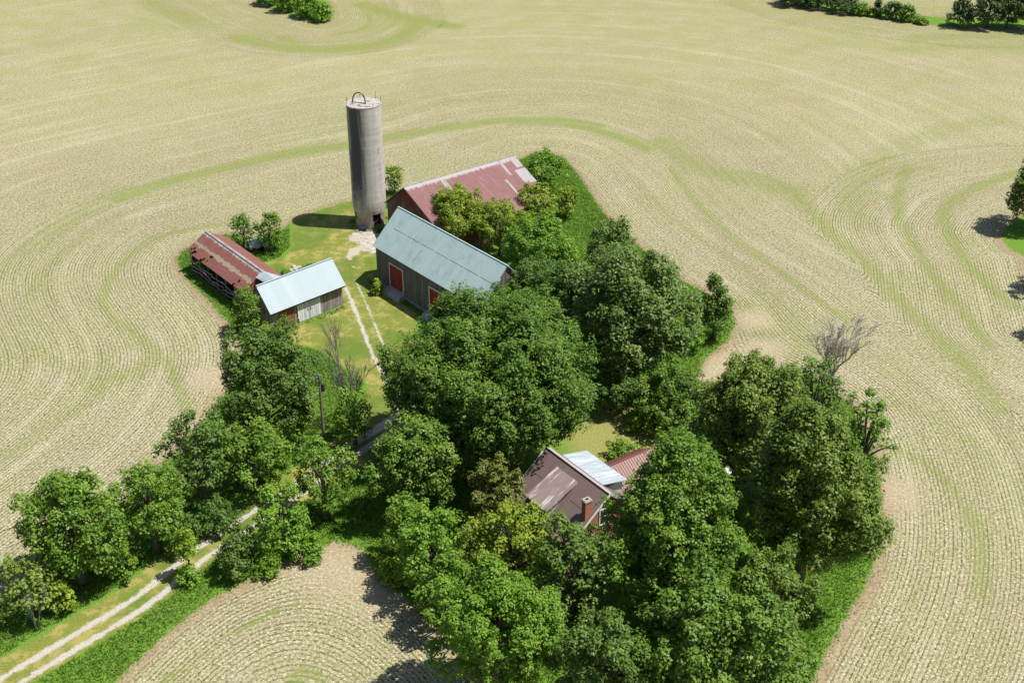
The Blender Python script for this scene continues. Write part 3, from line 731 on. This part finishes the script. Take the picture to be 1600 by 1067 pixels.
MB().tube([tuple(tilt @ Vector((0,-.31,.08)) + Vector((0,-.08,6.4))), tuple(tilt @ Vector((0,-.07,.38)) + Vector((0,-.08,6.4)))], [.02,.02], 6).build("feed_arm", M["iron"], t)

# --- utility poles and wires
def pole(px, py, h, label):
    p = at(px, py); t = thing("utility_pole", label, "utility pole", p, R(35))
    MB().tube([(0,0,0),(0,0,h)], [.16,.11], 10).build("pole", M["pole"], t)
    tr = MB().tube([(.34,0,h-2.0),(.34,0,h-1.2)], [.21,.21], 14).build("transformer", M["iron"], t)
    MB().tube([(.34,.08,h-1.2),(.34,.08,h-.95)], [.05,.03], 8).build("bushing", M["concrete"], tr)
    MB().tube([(.1,0,h-.25),(.18,0,h-.1)], [.05,.05], 8).build("insulator", M["concrete"], t)
    return p
P1 = pole(506, 681, 7.3, "grey wooden utility pole with a small transformer beside the driveway")
P2 = at(-150, 1015); P2 = pole(-150, 1015, 8.0, "grey wooden utility pole standing past the roadside end of the tree row")
for i, (h1, h2, lb) in enumerate(((7.1,7.8,"upper thin grey overhead wire running along the driveway trees"),(5.3,6.1,"lower thin grey overhead wire running along the driveway trees"))):
    a, c = Vector((P1.x,P1.y,h1)), Vector((P2.x,P2.y,h2)); pts = []
    for k_ in range(25):
        u = k_/24; p = a.lerp(c, u); p.z -= 1.6*4*u*(1-u); pts.append(p)
    tag(MB().tube(pts, [.03]*25, 5).build("overhead_wire", M["wire"]), lb, "wire")

# ------------------------------------------------------------------ trees
def mat_leaf(name, dark, mid, light, trans=.30):
    n = NB(name, .5, .3)
    c = n.ramp(n.attr("tone"), (.0, dark), (.5, mid), (1.0, light))
    n.done(c)
    tr = n.new("ShaderNodeBsdfTranslucent"); n.put(tr.inputs["Color"], n.mix(1.0, c, (1.0, 1.15, .45), 'MULTIPLY'))
    mx = n.new("ShaderNodeMixShader"); mx.inputs[0].default_value = trans
    n.t.links.new(n.b.outputs[0], mx.inputs[1]); n.t.links.new(tr.outputs[0], mx.inputs[2])
    n.t.links.new(mx.outputs[0], n.t.nodes["Material Output"].inputs[0])
    return n.m
LEAF = dict(
 maple=mat_leaf("maple_leaves", (0.066,0.133,0.013), (0.122,0.220,0.025), (0.211,0.321,0.047)),
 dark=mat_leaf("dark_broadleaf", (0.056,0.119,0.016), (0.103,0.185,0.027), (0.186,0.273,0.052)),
 poplar=mat_leaf("greyish_poplar_leaves", (0.079,0.149,0.025), (0.143,0.226,0.047), (0.264,0.333,0.101)),
 ash=mat_leaf("ash_leaves", (0.082,0.166,0.013), (0.145,0.256,0.025), (0.238,0.356,0.047)),
 fresh=mat_leaf("fresh_green_leaves", (0.095,0.197,0.013), (0.159,0.292,0.025), (0.245,0.380,0.045)),
 yellow=mat_leaf("yellow_green_leaves", (0.125,0.197,0.013), (0.218,0.297,0.025), (0.338,0.399,0.047)),
 lime=mat_leaf("lime_green_leaves", (0.125,0.220,0.013), (0.211,0.321,0.022), (0.304,0.410,0.040)),
 cedar=mat_leaf("olive_cedar_foliage", (0.099,0.131,0.020), (0.172,0.197,0.034), (0.252,0.261,0.062)),
 oak=mat_leaf("olive_oak_leaves", (0.082,0.143,0.016), (0.148,0.226,0.029), (0.264,0.339,0.069)),
 far=mat_leaf("deep_far_foliage", (0.039,0.090,0.020), (0.074,0.137,0.034), (0.125,0.190,0.050)),
)
LEAVES_TOTAL = 0
def crown_points(rng, h, Rx, zb, shape, dens, leaf):
    """leaf quads spread over many boughs; returns verts (n*4,3), tone, bough centres"""
    zc = zb + (h-zb)*{'round':.48,'oval':.46,'cone':.30,'spread':.5,'shrub':.35}[shape]
    Hz_up, Hz_dn = h-zc, zc-zb
    nb = int(np.clip(14 + 4.6*Rx*(h-zb)/6, 12, 170))
    i = np.arange(nb) + .5
    ph = np.arccos(1 - 1.72*i/nb); th = math.pi*(1+5**.5)*i + rng.uniform(0, 6.28)
    dirs = np.stack([np.cos(th)*np.sin(ph), np.sin(th)*np.sin(ph), np.cos(ph)], 1)
    dirs += rng.normal(0, .13, dirs.shape); dirs /= np.linalg.norm(dirs, axis=1)[:, None]
    azi = np.arctan2(dirs[:,1], dirs[:,0])
    lob = 1 + (.07 if shape == 'spread' else .16)*np.sin(azi*2+rng.uniform(0,6.28)) + .12*np.sin(azi*3+rng.uniform(0,6.28))
    rb = Rx*rng.uniform(.13, .31, nb)*(1.25 if Rx < 2.5 else 1.0)
    if Rx > 6: rb *= .85
    k = rng.uniform(.62, 1.02, nb)
    sc = np.where(dirs[:,2] > 0, Hz_up, Hz_dn)
    bc = np.stack([dirs[:,0]*(Rx-rb*.7)*k*lob, dirs[:,1]*(Rx-rb*.7)*k*lob, zc + dirs[:,2]*(sc-rb*.6)*k], 1)
    if shape == 'cone':
        f = np.clip((bc[:,2]-zb)/(h-zb), 0, 1); s = np.clip(1.15-1.05*f, .12, 1); bc[:,0] *= s; bc[:,1] *= s; rb *= np.clip(s+.15, .3, 1)
    if shape == 'spread':
        f = np.clip((bc[:,2]-zb)/(h-zb), 0, 1); s = .75+.4*np.sin(f*math.pi); bc[:,0] *= s; bc[:,1] *= s
    rr = np.hypot(bc[:,0], bc[:,1]) + rb; fx = (Rx-.15)/np.percentile(rr, 93); bc[:,:2] *= fx; rb *= min(1, fx)
    bc[:,2] = np.minimum(bc[:,2], h - rb*.95 - .1)
    drop = rng.random(nb) < rng.uniform(.05, .16); drop[0] = False; rb = np.where(drop & (shape != 'spread'), rb*.35, rb); leaf *= rng.uniform(.88, 1.15)
    cs = float(np.clip(leaf*1.7, .30, .80))                       # clump radius
    ncl = np.maximum(4, (2.2*math.pi*rb**2/(cs*cs*1.25)*dens)).astype(int)
    bi = np.repeat(np.arange(nb), ncl); nc = len(bi)
    out = bc - np.array([0, 0, zc - .25*Hz_dn]); out /= np.linalg.norm(out, axis=1)[:, None] + 1e-6
    u = rng.normal(0, 1, (nc, 3)); u /= np.linalg.norm(u, axis=1)[:, None]
    o = out[bi]; dt = (u*o).sum(1); flip = dt < -.35
    u[flip] -= 2*dt[flip][:, None]*o[flip]
    sq = rng.normal(.93, .17, nc)
    axv = out*.6 + np.array([0, 0, .75]) + rng.normal(0, .15, out.shape); axv /= np.linalg.norm(axv, axis=1)[:, None]; axv = axv[bi]
    al = (u*axv).sum(1); sq2 = np.where(al > 0, 1 - .38*al, 1)[:, None]
    cc = bc[bi] + ((u - axv*al[:, None])*.95*sq2 + axv*(al*1.45)[:, None])*(rb[bi]*sq)[:, None]
    cc[:, 2] = np.maximum(cc[:, 2], .35)
    ctone = np.clip(rng.normal(rng.uniform(.40, .60), .17, nc) + rng.normal(0, .10, nb)[bi], 0, 1)
    nl = max(6, int(13))
    li = np.repeat(np.arange(nc), nl); n = len(li)
    v = rng.normal(0, 1, (n, 3)); v /= np.linalg.norm(v, axis=1)[:, None]
    pos = cc[li] + v*(cs*rng.uniform(.35, 1.0, n)**.6)[:, None]*np.array([1, 1, .75])
    nrm = v*.55 + u[li]*.5 + np.array([.12, 0, .85]) + rng.normal(0, .38, (n, 3)); nrm /= np.linalg.norm(nrm, axis=1)[:, None]
    # inner leaves so the crown is not hollow
    m = int(n*.10)
    j = rng.integers(0, nb, m); pin = bc[j]*np.array([.75,.75,1]) + rng.normal(0, .5, (m, 3))*rb[j][:, None]; pin[:,2] = np.maximum(pin[:,2], .3)
    nin = rng.normal(0, 1, (m, 3)) + np.array([0,0,.6]); nin /= np.linalg.norm(nin, axis=1)[:, None]
    pos = np.vstack([pos, pin]); nrm = np.vstack([nrm, nin])
    tone = np.concatenate([np.clip(ctone[li] + rng.normal(0, .14, n), 0, 1), rng.uniform(.1, .6, m)])
    size = leaf*np.concatenate([rng.uniform(.65, 1.2, n), rng.uniform(1.1, 1.7, m)])
    N = len(pos)
    r = rng.normal(0, 1, (N, 3)); tx = np.cross(nrm, r); tx /= np.linalg.norm(tx, axis=1)[:, None] + 1e-9; ty = np.cross(nrm, tx)
    s = size[:, None]
    V = np.empty((N, 4, 3))
    V[:, 0] = pos - tx*s*.55; V[:, 1] = pos - ty*s*.38 + nrm*s*.12; V[:, 2] = pos + tx*s*.55; V[:, 3] = pos + ty*s*.38 + nrm*s*.12
    return V.reshape(-1, 3), np.repeat(tone, 4), bc, rb
def trunk_mesh(rng, h, zb, Rx, bc, mat, parent, nlimb, thin=False):
    b = MB(); r0 = max(.05, (.024*h + .012*Rx)*(.55 if thin else 1)); top = zb + (h-zb)*.55
    lean = rng.normal(0, .015*h, 2)
    pts = [(0,0,-.1)] + [(lean[0]*f*f + rng.normal(0, .02*r0*10), lean[1]*f*f, top*f) for f in (.08,.3,.55,.8,1.0)]
    rad = [r0*1.5, r0*1.1, r0*.92, r0*.75, r0*.55, r0*.3]
    b.tube(pts, rad, 9)
    idx = rng.permutation(len(bc))[:nlimb]
    for k in idx:
        e = Vector(bc[k]); zs = min(top*.95, max(zb*.6+.2, e.z*rng.uniform(.45, .7)))
        s = Vector((lean[0]*(zs/top)**2, lean[1]*(zs/top)**2, zs)); md = s.lerp(e, .5) + Vector((0, 0, .06*(e-s).length))
        b.tube([s, md, e], [r0*.38, r0*.24, r0*.09], 5, cap=False)
    return b.build("trunk", mat, parent, smooth=True)
def crown_height(p, ty, Rx, zb):   # height whose crown, seen from above at a slant, tops out at photo row ty
    d = math.hypot(p.y, CAM_H); sn, cs = CAM_H/d, p.y/d; lo, hi = .4, 45.0
    for _ in range(40):
        h = (lo+hi)/2; zc = h*(zb+(1-zb)*.48); a = h-zc; q = Vector((p.x, p.y, zc))
        if row_of(q) - math.hypot(a*cs, Rx*.82*sn)*FPX/depth(q) > ty: lo = h
        else: hi = h
    return max(h, .7*Rx)
def tree(px, py, ty, w, kind, label, name="tree", cat="tree", shape="round", zb=.22, leaf=.245, dens=1.0, group=None, bark="bark", dep=None):
    global LEAVES_TOTAL
    rng = np.random.default_rng(int(px*7 + py*13 + 5000))
    p = at(px, py); Rx = w/2*depth(p)/FPX; h = crown_height(p, ty, Rx, zb)
    t = thing(name, label, cat, p, 0, group)
    V, tone, bc, rb = crown_points(rng, h, Rx, zb*h, shape, dens, leaf)
    q = len(V)//4; LEAVES_TOTAL += q
    trunk_mesh(rng, h, zb*h, Rx, bc, M[bark], t, int(np.clip(len(bc)*.5, 5, 26)), dens < .5)
    quad_mesh("crown", V, q, LEAF[kind], {"tone": tone}, t)
    return t
def bush(px, py, ty, w, kind, label, **k):
    k.setdefault("shape", "shrub"); k.setdefault("zb", .03); k.setdefault("leaf", .225)
    return tree(px, py, ty, w, kind, label, name="bush", cat="bush", **k)

# row along the far side of the driveway
tree(48,968,868,108,"oak","sparse small pale tree at the roadside end of the driveway row",shape="oval",dens=.2,zb=.2,bark="palebark",leaf=.3)
tree(128,912,735,165,"ash","large bushy ash tree, nearest the roadside in the driveway row",zb=.10,dens=.85)
tree(246,862,712,122,"ash","mid sized ash tree between two taller trees along the driveway",zb=.10,dens=.8,shape="oval")
tree(322,800,640,112,"dark","dark slender tree overhanging the field edge beside the driveway row",zb=.12,dens=.8,shape="oval")
tree(425,705,515,160,"dark","tallest dark green tree in front of the galvanised shed",zb=.16,dens=.8)
tree(402,768,650,135,"ash","broad green tree below the tall dark one, beside the overhead wires",zb=.10,dens=.85)
tree(470,700,594,60,"yellow","small yellowish tree just left of the utility pole",zb=.15,dens=.6,shape="oval",leaf=.3)
bush(555,694,600,78,"fresh","green bush around the foot of the dead grey tree by the pole",dens=.8)
tree(508,812,678,108,"ash","leaning ash tree with pale seed clusters on the driveway's near side",zb=.12,dens=.75)
tree(446,866,756,102,"fresh","leafy young tree between the round shrub and the seeded ash",zb=.08,dens=.9)
bush(375,895,826,84,"dark","dense round dark shrub at the edge of the driveway",dens=1.1,shape="round",zb=.02)
bush(420,895,860,60,"fresh","low green bush to the right of the round dark shrub",dens=.9)
bush(478,872,828,72,"fresh","low weedy bush at the tip of the curved row field",dens=.9)
bush(340,830,775,70,"dark","greyish undergrowth bush below the slender tree by the driveway",dens=.7)
bush(285,862,800,70,"dark","shady undergrowth bush between the two ash trees of the row",dens=.7)
bush(190,900,838,70,"ash","low bush at the foot of the large ash tree",dens=.7)
bush(96,955,900,54,"yellow","thin pale bush beside the sparse roadside tree",dens=.45,bark="palebark")
tree(299,905,820,42,"lime","thin see-through sapling standing at the driveway's edge",shape="oval",dens=.13,zb=.25,leaf=.22)
bush(296,912,880,40,"fresh","small leafy tuft at the foot of the thin sapling",dens=.6)
# bushes by the sheds
tree(388,522,448,54,"ash","green tree hiding the corner between the two sheds",zb=.08,dens=.9,shape="oval")
bush(420,545,512,60,"lime","bright lime bush at the corner of the galvanised shed",dens=.9)
bush(438,518,500,18,"fresh","tiny bush growing against the galvanised shed wall",dens=.8,leaf=.22)
bush(382,392,330,44,"ash","left leafy bush standing behind the rusted shed roof",dens=.8,shape="round")
bush(424,394,330,52,"ash","right leafy bush behind the rusted shed, at the lawn edge",dens=.95,shape="round")
bush(445,430,421,12,"fresh","small weed tuft between the rusted shed and the rubble",dens=.8,leaf=.2)
bush(590,460,437,16,"lime","small bright bush at the corner of the grey barn",dens=.7,leaf=.24)
bush(591,362,349,9,"fresh","little weed at the silo opening",dens=.8,leaf=.16)
tree(617,303,257,34,"lime","bright green small tree showing between silo and red barn roof",zb=.1,dens=.9)
# trees around the barns
tree(718,388,290,112,"yellow","yellow green tree between the two barns, nearest the silo",zb=.15,dens=.95,shape="round")
tree(782,400,312,98,"yellow","yellow green tree between the two barns, further from the silo",zb=.12,dens=.95)
tree(852,298,235,74,"fresh","rounded tree at the far end of the long red barn",zb=.12,dens=.95)
tree(838,360,286,78,"yellow","small yellow green tree at the low corner of the long red barn",zb=.1,dens=.95)
tree(884,342,288,46,"yellow","little round yellow green tree next to the tall grass bank",zb=.1,dens=.95)
tree(818,418,326,76,"lime","light green tree filling the gap between grey barn ridge and red barn eave",zb=.08,dens=1.0)
tree(838,452,335,118,"fresh","smooth fresh green tree off the end of the grey barn",zb=.08,dens=1.0)
tree(885,470,372,90,"fresh","second fresh green tree, against the tall grey green poplar",zb=.08,dens=1.0)
tree(952,452,338,96,"poplar","dull green tree with a yellowish tip at the field edge",zb=.08,dens=.95,shape="oval")
tree(980,606,384,202,"poplar","huge grey green poplar in the middle of the tree belt",zb=.08,dens=1.0,leaf=.265)
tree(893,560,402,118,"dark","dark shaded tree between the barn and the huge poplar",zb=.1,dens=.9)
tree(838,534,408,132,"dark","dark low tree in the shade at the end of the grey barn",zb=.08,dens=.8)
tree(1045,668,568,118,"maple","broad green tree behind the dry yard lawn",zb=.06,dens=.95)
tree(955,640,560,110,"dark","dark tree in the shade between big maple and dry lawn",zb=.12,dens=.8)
tree(1115,530,431,58,"maple","lone upright tree standing on the grass point at the field edge",shape="oval",zb=.06,dens=1.35)
bush(1070,545,490,70,"fresh","bright green brush below the lone upright tree",dens=.7)
tree(774,715,466,338,"maple","giant spreading maple in the centre beside the driveway",zb=.12,dens=1.0,leaf=.265,shape="spread")
tree(655,808,640,155,"maple","maple at the driveway bend, joined to the giant maple's shade",zb=.08,dens=.9)
# right hand wood
tree(1165,775,558,195,"oak","large green maple at the back of the wood, by the bare field notch",zb=.12,dens=1.0)
tree(1262,715,553,104,"dark","dark multi topped tree in front of the bare dead tree",shape="oval",zb=.08,dens=.9)
tree(1336,795,605,84,"ash","upright ragged ash at the field side of the wood",shape="oval",zb=.06,dens=.95)
tree(1244,930,650,206,"oak","tall maple on the grass bank side of the wood",zb=.10,dens=1.0,leaf=.255)
tree(1040,985,694,226,"ash","big rounded maple right in front of the house",zb=.10,dens=1.0,leaf=.255)
tree(1110,1110,880,260,"maple","lowest foreground maple at the bottom edge, below the big rounded one",zb=.10,dens=1.0,leaf=.255)
tree(1192,1060,850,135,"oak","maple between the foreground maple and the grass bank",zb=.08,dens=.95)
tree(1125,760,665,95,"dark","dark small tree beside the satellite dish",zb=.06,dens=.8)
tree(1176,812,768,70,"yellow","olive tinged tree just below the satellite dish",zb=.08,dens=.8)
bush(975,718,682,62,"fresh","bright bush on the dry lawn behind the house wing",dens=.8)
bush(1010,670,645,80,"fresh","low green brush along the dry lawn's far edge",dens=.8)
# in front of and left of the house
tree(774,840,710,104,"cedar","olive cedar leaning against the left corner of the house roof",shape="oval",zb=.04,dens=1.0,leaf=.235)
tree(800,955,782,156,"yellow","yellow green tree in front of the house dormer",zb=.08,dens=.85,leaf=.235)
tree(678,925,785,152,"fresh","bright green tree between house front and row field",zb=.05,dens=.9)
tree(632,880,768,74,"ash","slender tree at the corner of the row field",shape="oval",zb=.05,dens=.85)
tree(776,1085,876,205,"fresh","bright green foreground tree at the bottom edge, nearest the row field",zb=.05,dens=.95)
tree(892,1010,812,140,"dark","mid green tree close below the house chimney",zb=.08,dens=.95)
tree(940,1130,955,170,"dark","dark foreground tree at the bottom edge between two brighter ones",zb=.08,dens=.95)
tree(706,988,868,116,"ash","green tree on the shaded edge of the row field",zb=.05,dens=.9)
bush(612,905,868,60,"lime","light green bush at the corner of the row field",dens=.8)
bush(930,890,818,78,"dark","dark bush against the brick gable end of the house",dens=.8,leaf=.26)
# far right, tops
tree(1606,358,236,96,"dark","dark tree at the right edge of the field",zb=.05,dens=.9,shape="oval",group="trees of the field island at the right edge")
tree(1655,455,345,90,"dark","tree past the right edge of the field that casts the upper shadow",zb=.15,dens=.7,group="trees of the field island at the right edge")
tree(1662,530,425,80,"dark","tree past the right edge of the field that casts the lower shadow",zb=.15,dens=.7,group="trees of the field island at the right edge")
for px, py, ty, w, lb in ((420,8,-30,48,"leafy thicket bush at the far left end of the field island"),(450,18,-22,50,"leafy thicket bush in the middle of the field island"),(480,28,-14,46,"leafy thicket bush right of the middle of the field island"),(503,34,6,34,"leafy thicket bush at the pointed near end of the field island"),(470,0,-40,60,"rear leafy thicket bush of the field island")):
    bush(px, py, ty, w, "fresh", lb, dens=.9, leaf=.45, group="thicket bushes on the far field island")
for px, py, ty, w, kd, sh, lb in ((1245,8,-28,62,"far","round","far hedge tree at the left end of the line"),(1278,14,-18,50,"far","round","second far hedge tree from the left end of the line"),
    (1314,20,-8,52,"far","round","third far hedge tree, broad and dark"),(1345,24,6,34,"ash","shrub","low green far hedge bush left of the pointed tree"),(1370,27,-2,16,"far","cone","slim pointed far hedge tree"),
    (1395,30,2,34,"far","round","far hedge tree right of the slim pointed one"),(1416,34,8,26,"ash","shrub","last green bush before the gap in the far hedge"),(1440,38,28,22,"ash","shrub","tiny bush in the gap of the far hedge"),
    (1500,42,-16,50,"far","cone","cone shaped dark tree at the gap of the far hedge"),(1542,44,-28,60,"far","round","large dark far tree next to the cone shaped one"),(1572,44,-16,54,"far","round","dark far tree between the two largest of the line"),(1604,46,-32,64,"far","round","large dark far tree at the top right corner")):
    tree(px, py, ty, w, kd, lb, shape=sh, zb=.02, dens=1.1, leaf=.42, name="bush" if sh == "shrub" else "tree", cat="bush" if sh == "shrub" else "tree")

# dead trees
def dead_tree(px, py, ty, w, label, stems, seed, mat, fine=.03, levels=5):
    rg = random.Random(seed); p = at(px, py); h = height_at(p, ty); Rx = w/2*depth(p)/FPX
    t = thing("dead_tree", label, "dead tree", p)
    tr, tw = MB(), MB()
    def grow(b, s, d, ln, r, lv):
        e = s + d*ln; md = s.lerp(e, .5) + Vector((rg.uniform(-1,1), rg.uniform(-1,1), rg.uniform(-.3,.6)))*ln*.06
        (tr if lv < 2 else tw).tube([s, md, e], [max(r,fine), max(r*.8,fine*.85), max(r*.55,fine*.65)], 6 if lv < 2 else 4, cap=False)
        if lv >= levels: return
        for k in range(rg.choice((2,3,3)) + (1 if lv >= 1 else (4 if stems == 1 else 0))):
            nd = (d + Vector((rg.uniform(-1,1), rg.uniform(-1,1), rg.uniform(-.15,1.0)))*.52).normalized()
            st = s.lerp(e, rg.uniform(.45, 1.0)); grow(b, st, nd, ln*rg.uniform(.5,.8), r*.52, lv+1)
    for i in range(stems):
        a = 6.28*i/stems + .6; lean = .32 if stems > 1 else .05
        grow(tr, Vector((.15*math.cos(a), .15*math.sin(a), -.1)), Vector((lean*math.cos(a)*rg.uniform(.5,1.4), lean*math.sin(a)*rg.uniform(.5,1.4), 1)).normalized(), h*rg.uniform(.38,.46), (.022*h if stems == 1 else .015*h), 0)
    for b in (tr, tw):                                              # fit the grown branches to the tree's real width and height
        pass
    allv = np.array(tr.v + tw.v); zs = h/max(allv[:,2].max(), .1); xs = Rx/max(np.percentile(np.abs(allv[:,:2]), 98), .1)
    for b in (tr, tw): b.v = [(x*xs, y*xs, z*zs) for x, y, z in b.v]
    tr.build("trunk", mat, t, smooth=True); tw.build("twigs", mat, t)
dead_tree(1293,632,500,86,"tall bare dead tree with grey branches at the wood's field edge",1,21,M["deadwood"],.016,5)
dead_tree(548,668,508,100,"bare grey many stemmed dead tree beside the utility pole",4,9,M["pole"],.022,4)
dead_tree(60,985,915,40,"small bare dead tree among the pale bushes at the roadside",3,12,M["palebark"])
dead_tree(800,900,800,60,"bare pale dead branches poking out before the house dormer",3,15,M["palebark"])

# ------------------------------------------------------------------ tall grass
def tall_grass():
    n = NB("tall_grass_blades", .6, .2)
    c = n.ramp(n.attr("tone"), (0, (.085,.175,.018)), (.5, (.145,.27,.032)), (1, (.22,.33,.06)))
    n.done(c)
    tr = n.new("ShaderNodeBsdfTranslucent"); n.put(tr.inputs["Color"], c); mx = n.new("ShaderNodeMixShader"); mx.inputs[0].default_value = .4
    n.t.links.new(n.b.outputs[0], mx.inputs[1]); n.t.links.new(tr.outputs[0], mx.inputs[2]); n.t.links.new(mx.outputs[0], n.t.nodes["Material Output"].inputs[0])
    rng = np.random.default_rng(77)
    N = 800000
    x, y = rng.uniform(-62, 50, N), rng.uniform(66, 200, N)
    s = sd(x, y, GI); k = (s > .15 - .9*rng.random(N)**3) & (np.abs(x) < y*.46 + 12)
    x, y, s = x[k], y[k], s[k]
    F_ = dist_line(x, y, GD); lw = sd(x, y, LAWN); l2 = sd(x, y, LAWN2)
    k = (F_ > np.where(lane_right(x, y), 1.75, 3.1)) & (lw < -.4) & (l2 < -.3) & (s < 16)
    skirt, blocked = np.zeros(x.shape, bool), np.zeros(x.shape, bool)
    for cx, cy, ang, L_, W_ in ((-17.37,145.17,-51.05,22.1,10.5),(-9.07,151,38.34,18.6,13.5),(-41.52,148.29,-51.7,16,5.9),(-27.97,131.23,44.17,10.95,5.1),(-.64,94.41,-53.95,9,15.2)):
        c_, s_ = math.cos(R(ang)), math.sin(R(ang)); u, v = (x-cx)*c_+(y-cy)*s_, -(x-cx)*s_+(y-cy)*c_
        rect = (u > -.1) & (u < L_+.1) & (v > .1) & (v < W_)
        skirt |= (u > -.8) & (u < L_+.8) & (v > -.6) & (v < W_+.7) & ~rect & (np.sin(x*2.1)*np.sin(y*1.7+x) > -.15) & (F_ > 1.7)
        blocked |= rect
    hs = np.hypot(x-sp.x, y-sp.y); skirt |= (hs < 3.1) & (np.sin(x*3)*np.sin(y*2.3) > 0)
    k = (k | skirt) & ~blocked & (hs > 2.4)
    x, y, s = x[k], y[k], s[k]; N = len(x)
    hh = rng.uniform(.14, .42, N)*np.clip(.45+s*.5, .45, 1.0); w = rng.uniform(.025, .06, N)
    a = rng.uniform(0, 6.28, N); la = rng.uniform(0, 6.28, N); le = rng.uniform(.4, 1.3, N)*hh
    V = np.zeros((N, 4, 3)); z0 = np.zeros(N)
    V[:,0] = np.stack([x-np.cos(a)*w, y-np.sin(a)*w, z0], 1); V[:,1] = np.stack([x+np.cos(a)*w, y+np.sin(a)*w, z0], 1)
    tip = np.stack([x+np.cos(la)*le, y+np.sin(la)*le, hh], 1)
    V[:,2] = tip + np.stack([np.cos(a)*w*.4, np.sin(a)*w*.4, z0], 1); V[:,3] = tip - np.stack([np.cos(a)*w*.4, np.sin(a)*w*.4, z0], 1)
    pt = np.sin(x*.35+1.3*np.sin(y*.21))*np.sin(y*.31+1.1*np.sin(x*.17))
    tone = np.clip(.5 + .28*pt + rng.normal(0, .2, N), 0, 1)
    o = quad_mesh("tall_grass", V.reshape(-1,3), N, n.m, {"tone": np.repeat(tone, 4)})
    tag(o, "tall uncut grass round the farmyard, driveway and wood edges", "grass", kind="stuff")
    print("grass blades", N)
tall_grass()
print("leaves", LEAVES_TOTAL)
